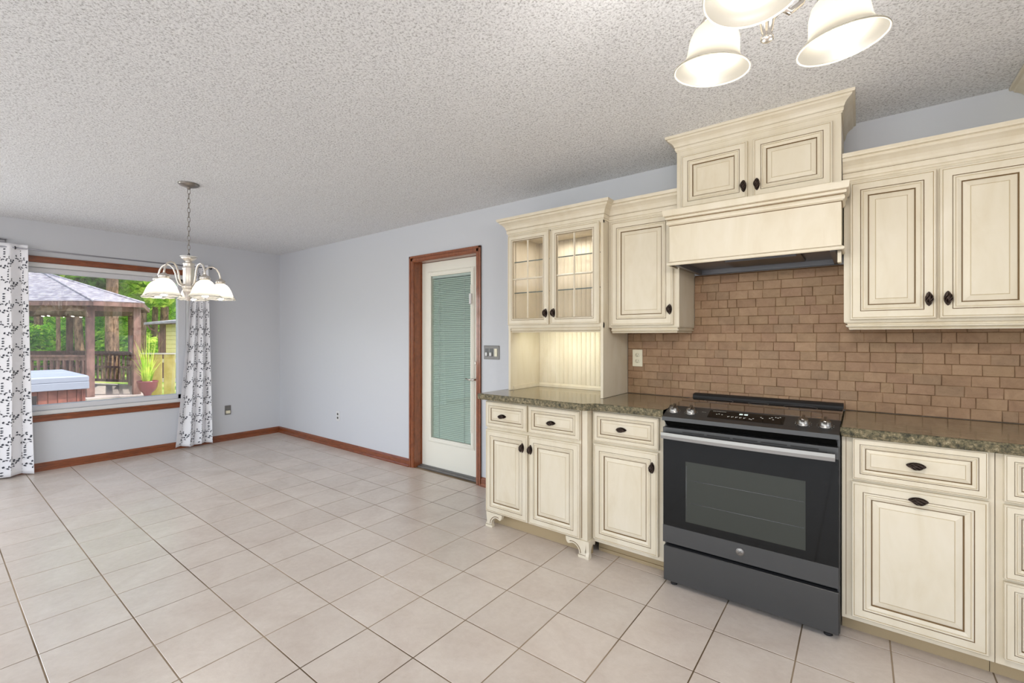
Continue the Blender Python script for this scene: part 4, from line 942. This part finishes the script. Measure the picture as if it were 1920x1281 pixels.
for (la, de) in ((0.467, 1.06), (0.700, 0.960), (0.435, 0.820)):
    rim = Vector((CAMX, CAMY, 0)) + Vector((R2.x, R2.y, 0)) * la + Vector((F2.x, F2.y, 0)) * de
    dv = (rim - kc); dv.z = 0; rr_ = dv.length; dv.normalize(); rim.z = 1.925
    tilt = Matrix.Rotation(R(7), 3, dv.cross(Vector((0, 0, 1))).normalized() * -1)
    tilt = Matrix.Rotation(R(-7), 3, Vector((0, 0, 1)).cross(dv))
    top = rim + tilt @ Vector((0, 0, 0.107))
    arm = MB().tube([kc + dv * 0.02 + Vector((0, 0, 2.0)), kc + dv * 0.05 + Vector((0, 0, 1.985)), kc + dv * 0.075 + Vector((0, 0, 2.005)), kc + dv * 0.092 + Vector((0, 0, 2.045)), kc + dv * 0.112 + Vector((0, 0, 2.078)), top + Vector((0, 0, 0.032)), top + tilt @ Vector((0, 0, 0.015))], 0.0065, 12).build('arm', M['chrome'], kt)
    MB().lathe([(0.0, 0.024), (0.012, 0.022), (0.014, 0.016), (0.028, 0.012), (0.034, 0.0), (0.033, -0.008), (0.0, -0.008)], top, 24, rot=tilt).build('socket_cap', M['chrome'], arm)
    MB().lathe(kprof, top, 56, rot=tilt).build('shade', M['shade'], arm)
    MB().tube([tuple(top + tilt @ Vector((0.0812 * math.cos(R(q)), 0.0812 * math.sin(R(q)), -0.1072))) for q in range(0, 360, 6)], 0.0018, 6, closed=True).build('shade_rim', M['rim'], arm)
    MB().lathe([(0.0, 0.0), (0.013, -0.004), (0.014, -0.02), (0.022, -0.036), (0.029, -0.055), (0.030, -0.068), (0.025, -0.084), (0.014, -0.094), (0.0, -0.097)], top + tilt @ Vector((0, 0, -0.008)), 20, rot=tilt).build('bulb', M['bulb'], arm)
    bl_ = bpy.data.lights.new('bulb_light', 'POINT'); bl_.energy = 9; bl_.shadow_soft_size = 0.03; bl_.color = (1.0, 0.955, 0.90)
    bo_ = bpy.data.objects.new('bulb_light', bl_); COL.objects.link(bo_); bo_.location = rim + Vector((0, 0, -0.14))

#OUTDOOR#
# ------------------------------------------------------------------ outdoors
GZ = -0.25
struct('ground', MB().box(-60, -T - 0.01, -40, 40, GZ - 0.2, GZ), M['grass'])
struct('patio', MB().box(-7.0, -T - 0.01, -7, 3.2, GZ, GZ + 0.03), M['patio'])
# gazebo
post_xy = [(-7.721, -0.636), (-7.51, 0.157), (-10.147, 0.652), (-12.52, -0.291), (-13.62, -2.643), (-11.607, -3.62)]
eave = [(-7.19, -0.67), (-7.18, 0.22), (-10.10, 1.05), (-12.75, 0.10), (-14.0, -2.75), (-11.5, -4.1)]
gz = thing('gazebo', 'brown timber gazebo with a grey shingled roof and railings beyond the window', 'gazebo', (-10.5, -1.3, GZ))
apex = Vector((-10.9, -1.07, 3.02)); DZK = -0.08
MB().poly([(x, y, GZ) for x, y in [(-7.35, -0.75), (-7.15, 0.22), (-10.0, 0.85), (-12.7, -0.1), (-13.8, -2.7), (-11.5, -3.85)]], (0, 0, DZK - GZ)).build('deck_floor', M['deck'], gz)
for (x, y) in post_xy: MB().box(x - 0.072, x + 0.072, y - 0.072, y + 0.072, DZK, 1.99, bev=0.008).build('post', M['timber'], gz)
bm_ = MB()
for i in range(6):
    a, b_ = Vector(post_xy[i] + (0,)), Vector(post_xy[(i + 1) % 6] + (0,)); d = (b_ - a).normalized(); n = Vector((d.y, -d.x, 0)) * 0.05
    for z0, z1 in ((1.90, 2.06),):
        bm_.add([a + n + Vector((0, 0, z0)), b_ + n + Vector((0, 0, z0)), b_ - n + Vector((0, 0, z0)), a - n + Vector((0, 0, z0)), a + n + Vector((0, 0, z1)), b_ + n + Vector((0, 0, z1)), b_ - n + Vector((0, 0, z1)), a - n + Vector((0, 0, z1))],
                [(0, 1, 2, 3), (7, 6, 5, 4), (0, 4, 5, 1), (1, 5, 6, 2), (2, 6, 7, 3), (3, 7, 4, 0)])
bm_.build('header_beam', M['timber'], gz)
fc = MB()
for i in range(6):
    a, b_ = Vector(eave[i] + (2.0,)), Vector(eave[(i + 1) % 6] + (2.0,)); i_ = (Vector((apex.x, apex.y, 2.0)) - a).normalized() * 0.04; j_ = (Vector((apex.x, apex.y, 2.0)) - b_).normalized() * 0.04
    u = Vector((0, 0, 0.11)); fc.add([a, b_, b_ + u, a + u, a + i_, b_ + j_, b_ + j_ + u, a + i_ + u], [(0, 1, 2, 3), (7, 6, 5, 4), (0, 4, 5, 1), (3, 2, 6, 7)])
fc.build('fascia', M['timber'], gz)
NR = 20
for i in range(6):
    rf = MB(); a, b_ = Vector(eave[i] + (2.09,)), Vector(eave[(i + 1) % 6] + (2.09,))
    for k in range(NR):
        t0, t1 = k / NR, (k + 1) / NR; up = Vector((0, 0, 0.016))
        p0, p1, p2, p3 = a.lerp(apex, t0), b_.lerp(apex, t0), b_.lerp(apex, t1), a.lerp(apex, t1)
        rf.add([p0 + up, p1 + up, p2 + up * 0.2, p3 + up * 0.2, p0, p1], [(0, 1, 2, 3), (4, 5, 1, 0)])
    rf.add([a, b_, apex - Vector((0, 0, 0.03))], [(0, 2, 1)])
    rf.build('roof_slope', M['shingle'], gz)
hp_ = MB()
for i in range(6): hp_.tube([Vector(eave[i] + (2.11,)), apex + Vector((0, 0, 0.01))], 0.028, 6)
hp_.build('hip_ridge', M['shingle'], gz)
def railing(a, b_, n, mid):
    a, b_ = Vector(a + (0,)), Vector(b_ + (0,)); d = (b_ - a); L = d.length; d.normalize(); rot = Matrix.Rotation(math.atan2(d.y, d.x), 3, 'Z')
    top = MB().box(0.07, L - 0.07, -0.05, 0.05, 0.84, 0.885); top.box(0.07, L - 0.07, -0.02, 0.02, 0.76, 0.84).box(0.07, L - 0.07, -0.02, 0.02, 0.0, 0.08)
    if mid: top.box(0.07, L - 0.07, -0.025, 0.025, 0.40, 0.46)
    top.v = [tuple(a + rot @ Vector(q)) for q in top.v]; top.build('rail', M['timber'], gz)
    me = None
    for k in range(n):
        x = 0.07 + (k + 0.5) * (L - 0.14) / n
        if me is None:
            q = MB().box(-0.02, 0.02, -0.02, 0.02, 0.08, 0.77); q.v = [tuple(rot @ Vector(p_)) for p_ in q.v]; o_ = q.build('baluster', M['timber'], gz); me = o_
        else: o_ = me.copy(); COL.objects.link(o_)
        p_ = a + rot @ Vector((x, 0, 0)); o_.location = (p_.x, p_.y, 0)
railing(post_xy[5], post_xy[0], 32, False); railing(post_xy[1], post_xy[2], 16, True); railing(post_xy[2], post_xy[3], 14, True); railing(post_xy[3], post_xy[4], 14, True)
wc = thing('wind_chime', 'blue wind chime hanging under the gazebo roof', 'wind chime', (-8.95, -2.0, 1.3))
MB().box(-8.97, -8.95, -2.06, -2.04, 1.02, 1.42).box(-8.97, -8.95, -1.98, -1.96, 1.00, 1.42).box(-8.97, -8.95, -2.16, -2.14, 1.10, 1.42).box(-8.98, -8.94, -2.17, -1.95, 1.42, 1.45).build('tubes', M['chime'], wc)
MB().tube([(-8.96, -2.06, 1.45), (-8.96, -2.06, 1.9)], 0.006, 6).tube([(-8.96, -2.06, 1.42), (-8.96, -2.06, 0.85)], 0.004, 6).build('cord', M['dark'], wc)
MB().lathe([(0, 0.06), (0.05, 0.03), (0.06, 0), (0.05, -0.03), (0, -0.06)], (-8.96, -2.06, 0.83), 10).build('striker', M['chime'], wc)

# hot tub
ht = thing('hot_tub', 'redwood sided hot tub under a pale blue folding cover outside the window', 'hot tub', (-4.3, -2.45, GZ + 0.03))
tx0, tx1, ty0, ty1 = -5.3, -3.22, -3.52, -1.43; zt = 0.60
MB().box(tx0 + 0.05, tx1 - 0.05, ty0 + 0.05, ty1 - 0.05, GZ + 0.03, zt, mi=0).build('shell', M['tubwood'], ht)
nbd = 20
bdm = MB().box(-0.015, 0.0, 0.003, (ty1 - ty0) / nbd - 0.003, GZ + 0.06, zt - 0.02, bev=0.004).build('board', M['tubwood'], ht)
for k in range(nbd):
    o_ = bdm if k == 0 else bdm.copy()
    if k: COL.objects.link(o_)
    o_.location = (tx1 - 0.035, ty0 + k * (ty1 - ty0) / nbd, 0)
bd2 = MB().box(0.003, (tx1 - tx0) / nbd - 0.003, 0, 0.015, GZ + 0.06, zt - 0.02, bev=0.004).build('board', M['tubwood'], ht)
for k in range(nbd):
    o_ = bd2 if k == 0 else bd2.copy()
    if k: COL.objects.link(o_)
    o_.location = (tx0 + k * (tx1 - tx0) / nbd, ty1 - 0.05, 0)
cv = MB().box(tx0 - 0.03, (tx0 + tx1) / 2 - 0.01, ty0 - 0.03, ty1 + 0.03, zt, zt + 0.105, bev=0.02).box((tx0 + tx1) / 2 + 0.01, tx1 + 0.03, ty0 - 0.03, ty1 + 0.03, zt, zt + 0.105, bev=0.02)
cv.build('cover', M['vinylcover'], ht)
MB().box(tx1 + 0.005, tx1 + 0.035, ty0 - 0.03, ty1 + 0.02, zt - 0.10, zt + 0.01, bev=0.006).box(tx0 - 0.03, tx1 + 0.03, ty1 + 0.005, ty1 + 0.03, zt - 0.10, zt + 0.01, bev=0.006).build('cover_skirt', M['vinylcover'], ht)
MB().box(tx1 + 0.0, tx1 + 0.025, -2.02, -1.965, 0.18, 0.44, bev=0.005).build('strap_clip', M['blackmetal'], ht)

# fence of cream boards
fn = thing('yard_fence', 'low cream board fence with a pale cap between gazebo and shed', 'fence', (-8.3, 1.2, GZ))
p0, p1 = Vector((-8.86, 0.511, 0)), Vector((-7.2, 1.79, 0)); L = (p1 - p0).length; an = math.atan2((p1 - p0).y, (p1 - p0).x)
q = MB().box(0.0, 0.285, -0.012, 0.012, 0, 1.09, bev=0.008); q.v = [tuple(Matrix.Rotation(an, 3, 'Z') @ Vector(p_)) for p_ in q.v]; fb = q.build('board', M['fence'], fn)
for k in range(6):
    o_ = fb if k == 0 else fb.copy()
    if k: COL.objects.link(o_)
    pp = p0 + (p1 - p0).normalized() * (k * 0.335); o_.location = (pp.x, pp.y, GZ)
q = MB().box(-0.05, L, -0.05, 0.05, 0.84, 0.872).box(0, L, 0.012, 0.045, 0.1, 0.2).box(0, L, 0.012, 0.045, 0.62, 0.72); q.v = [tuple(p0 + Matrix.Rotation(an, 3, 'Z') @ Vector(p_)) for p_ in q.v]; q.build('cap_rail', M['fencecap'], fn)
fn2 = thing('side_fence', 'short grey white board fence running back behind the potted plant', 'fence', (-9.6, 0.7, GZ))
q0 = Vector((-8.95, 0.52, 0)); q1 = Vector((-10.6, 0.95, 0)); an2 = math.atan2((q1 - q0).y, (q1 - q0).x)
q = MB().box(0.0, 0.22, -0.012, 0.012, 0, 1.08, bev=0.005); q.v = [tuple(Matrix.Rotation(an2, 3, 'Z') @ Vector(p_)) for p_ in q.v]; fb = q.build('board', M['fencecap'], fn2)
for k in range(7):
    o_ = fb if k == 0 else fb.copy()
    if k: COL.objects.link(o_)
    pp = q0 + (q1 - q0).normalized() * (k * 0.235); o_.location = (pp.x, pp.y, GZ)

# planter
pl = thing('potted_plant', 'oxblood pedestal bowl with spiky green grass plant outside the window', 'potted plant', (-6.80, 0.20, GZ))
MB().lathe([(0.0, 0.0), (0.14, 0.0), (0.15, 0.03), (0.09, 0.08), (0.08, 0.20), (0.10, 0.25), (0.18, 0.32), (0.215, 0.40), (0.225, 0.48), (0.235, 0.50), (0.235, 0.53), (0.215, 0.535), (0.20, 0.50), (0.0, 0.47)], (-6.80, 0.20, GZ + 0.0), 28, sq=(0.86, 0.86)).build('bowl', M['pot'], pl)
fr = MB(); r4 = random.Random(5)
for k in range(80):
    a = r4.uniform(0, 6.28); ln = r4.uniform(0.25, 0.95) if k % 3 else r4.uniform(0.6, 1.25); le = r4.uniform(0.03, 0.45) * (0.4 if ln > 0.9 else 1); b0 = Vector((-6.80 + 0.09 * math.cos(a) * r4.random(), 0.20 + 0.09 * math.sin(a) * r4.random(), 0.26))
    dv = Vector((math.cos(a), math.sin(a), 0)); sd = Vector((-dv.y, dv.x, 0)) * 0.011; vs = []
    for t_ in (0, 0.35, 0.7, 1.0):
        p_ = b0 + dv * (le * ln * t_ * (0.4 + t_)) + Vector((0, 0, ln * (t_ - 0.28 * le * 2 * t_ * t_))); vs += [p_ - sd * (1.1 - t_), p_ + sd * (1.1 - t_)]
    fr.add(vs, [(0, 1, 3, 2), (2, 3, 5, 4), (4, 5, 7, 6)])
o_ = fr.build('foliage', M['leaf'], pl)

# shed
sh = thing('garden_shed', 'pale yellow clapboard shed with a grey roof beyond the fence', 'shed', (-13.5, 3.4, GZ))
c0 = Vector((-14.46, 2.51, GZ)); lat = Vector((R2.x, R2.y, 0)); dep = Vector((F2.x, F2.y, 0))
c0 = Vector((-14.46, 2.51, GZ)); ax, ay = Vector((0.793, 0.609, 0)), Vector((-0.609, 0.793, 0))
def SB(mb): mb.v = [tuple(c0 + ax * p_[0] + ay * p_[1] + Vector((0, 0, p_[2]))) for p_ in mb.v]; return mb
SB(MB().box(0.02, 3.0, 0.02, 2.5, 0, 2.05)).build('wall', M['siding'], sh)
pk_ = SB(MB().box(0.12, 3.0, -0.01, 0.02, 0.0, 0.155, bev=0.006)).build('plank', M['siding'], sh)
for k in range(1, 13): o_ = pk_.copy(); COL.objects.link(o_); o_.location = (0, 0, k * 0.16)
SB(MB().box(-0.04, 0.13, -0.04, 0.12, 0, 2.05).box(0.62, 0.68, -0.02, 0.02, 0, 2.0)).build('corner_board', M['timber'], sh)
SB(MB().poly([(-0.42, -0.35, 2.00), (3.3, -0.35, 2.22), (3.3, -0.35, 2.30), (-0.42, -0.35, 2.08)], (0, 3.2, 0.35))).build('roof', M['shingle'], sh)
SB(MB().tube([(-0.36, -0.30, 2.03), (3.2, -0.30, 2.16)], 0.05, 8).tube([(-0.33, -0.28, 2.0), (-0.3, -0.2, 1.85), (-0.08, -0.06, 1.7), (-0.06, -0.06, 0.1)], 0.045, 8)).build('gutter', M['timber'], sh)

# trees: trunk and crown of leaf cards each
def trunk_mb(x, y, r, h, lean=(0, 0), n=12):
    pts = [(x + lean[0] * t_ + 0.05 * math.sin(5 * t_ + x), y + lean[1] * t_ + 0.05 * math.cos(4 * t_ + y), GZ - 0.05 + h * t_) for t_ in [k / 10 for k in range(11)]]
    return MB().tube(pts, [r * (1.25 if k == 0 else 1.0 - 0.45 * k / 10) for k in range(11)], n)
def crown_mb(blobs, nper, size, seed):
    r5 = random.Random(seed); vs = []; fs = []
    for (x, y, z, rx, ry, rz) in blobs:
        for k in range(nper):
            while True:
                a, b_, c_ = r5.uniform(-1, 1), r5.uniform(-1, 1), r5.uniform(-1, 1); d = a * a + b_ * b_ + c_ * c_
                if 0.12 < d < 1: break
            p_ = Vector((x + a * rx, y + b_ * ry, z + c_ * rz)); s_ = size * r5.uniform(0.5, 1.3)
            u = Vector((r5.uniform(-1, 1), r5.uniform(-1, 1), r5.uniform(-0.6, 0.6))).normalized(); v_ = u.cross(Vector((r5.uniform(-1, 1), r5.uniform(-1, 1), r5.uniform(-1, 1)))).normalized()
            b0 = len(vs); vs += [tuple(p_ - u * s_), tuple(p_ - v_ * s_ * 0.45), tuple(p_ + u * s_), tuple(p_ + v_ * s_ * 0.45)]; fs.append((b0, b0 + 1, b0 + 2, b0 + 3))
    m_ = MB(); m_.v = vs; m_.f = [list(f) for f in fs]; m_.mi = [0] * len(fs); m_.sm = [False] * len(fs); return m_
def wpos(px, d):
    l_ = (px - 960) / 848.04 * d; return (CAMX + 0.793 * l_ - 0.609 * d, CAMY + 0.609 * l_ + 0.793 * d)
trees = [  # x, y, trunk radius, lean, label, crown offset list (dx, dy, z, rx, ry, rz), leaf count, dark
    (-15.30, 1.23, 0.22, (0.1, 0.1), 'thick reddish pine trunk seen through the gazebo opening', [(0, 0, 6.2, 2.2, 2.2, 1.6), (-1.5, 0.8, 4.9, 1.2, 1.4, 0.9)], 900, 0),
    (-17.56, 2.65, 0.14, (0.2, 0.1), 'slim brown tree between gazebo post and shed', [(0, 0, 4.6, 1.8, 1.8, 1.5), (0.4, 0.6, 3.3, 1.2, 1.2, 0.8)], 1100, 0),
    (-20.53, 4.15, 0.20, (0, 0), 'straight brown tree rising behind the shed roof', [(0, 0, 5.2, 2.2, 2.2, 1.6), (0.2, -1.2, 3.8, 1.4, 1.4, 1.0)], 1300, 0),
    (-23.44, 4.44, 0.16, (0, 0.2), 'thin tree just left of the shed', [(0, 0, 5.0, 2.4, 2.4, 2.2)], 1800, 0),
    (-17.61, 0.72, 0.15, (0.3, -0.2), 'grey mottled tree behind the front gazebo post', [(0, 0, 5.6, 2.0, 2.0, 1.6), (0, 0.3, 3.6, 1.0, 1.0, 0.7)], 1000, 1),
    (-22.48, 0.13, 0.17, (0, 0), 'dark tree trunk at the left end of the gazebo view', [(0, 0, 4.8, 2.4, 2.4, 2.0)], 1600, 1),
    (-17.64, 0.07, 0.07, (0.25, 0.1), 'thin pale sapling inside the gazebo view', [(0, 0, 3.9, 1.1, 1.1, 1.0)], 900, 0),
    (-28.59, 3.00, 0.22, (0, 0), 'tall tree behind the big pine trunk', [(0, 0, 6.0, 3.0, 3.0, 2.6), (0, 0, 3.0, 2.4, 2.4, 1.6)], 1700, 0),
    (-26.78, 1.87, 0.24, (0, 0), 'wide brown trunk showing above the gazebo roof', [(0, 0, 6.2, 2.8, 2.8, 2.2)], 1700, 1),
    (-28.19, 4.57, 0.18, (0, 0), 'leafy yellow-green tree right of the gazebo roof tip', [(0, 0, 5.0, 2.8, 2.8, 2.6), (0, 0, 2.2, 2.6, 2.6, 1.6)], 2000, 0),
    (-24.72, 5.97, 0.18, (0, 0), 'bright tree behind the shed at the right window edge', [(0, 0, 4.4, 2.6, 2.6, 2.4)], 2000, 0)]
for (x, y, r_, lean, lab, blobs, n_, dk) in trees:
    t = thing('tree', lab, 'tree', (x, y, GZ))
    trunk_mb(x, y, r_, 7.5, lean).build('trunk', M['bark'], t)
    o_ = crown_mb([(x + a, y + b_, c_, d_, e_, f_) for a, b_, c_, d_, e_, f_ in blobs], n_, 0.17, int(-x * 10)).build('crown', M['leafdark' if dk else 'leaf'], t)
bushes = [(-21.58, 0.82, 2.2, 'mid green shrub behind the left gazebo railing'), (-21.02, 2.52, 2.0, 'bright shrub behind the right gazebo railing'), (-21.26, -0.19, 2.0, 'shrub at the far left behind the hot tub'), (-19.64, 3.57, 1.5, 'low bush beside the shed corner'), (-23.34, 1.99, 2.6, 'broad shrub between the pine trunks'), (-20.39, 5.52, 1.8, 'bush hidden mostly behind the shed')]
for i, (x, y, s_, lab) in enumerate(bushes):
    t = thing('shrub', lab, 'shrub', (x, y, GZ)); h_ = s_ * 0.55
    MB().tube([(x, y, GZ), (x + 0.05, y, GZ + h_)], [0.06, 0.03], 6).build('stem', M['bark'], t)
    crown_mb([(x, y, GZ + h_ * 0.9, s_ * 0.8, s_ * 0.8, h_), (x - 0.5, y + 0.6, GZ + h_ * 0.7, s_ * 0.6, s_ * 0.6, h_ * 0.7)], 1500, 0.13, 60 + i).build('foliage', M['leaf' if i % 2 else 'leafdark'], t)
bl = []
for (x, y) in [(-43.65, 1.52), (-43.56, 4.11), (-39.23, 6.18), (-37.5, 8.77), (-37.09, 11.6), (-46.83, -0.92), (-45, -4), (-34, 13), (-44, -8), (-46, -13)]:
    bl += [(x, y, 1.5, 3.6, 3.6, 2.6), (x - 1, y, 5.0, 3.8, 3.8, 3.2), (x, y, 9.0, 3.6, 3.6, 3.4)]
tag(crown_mb(bl, 1500, 0.36, 99).build('woodland', M['leafdark']), 'dense sunlit woodland edge filling the distance behind the yard', 'woodland', kind='stuff')
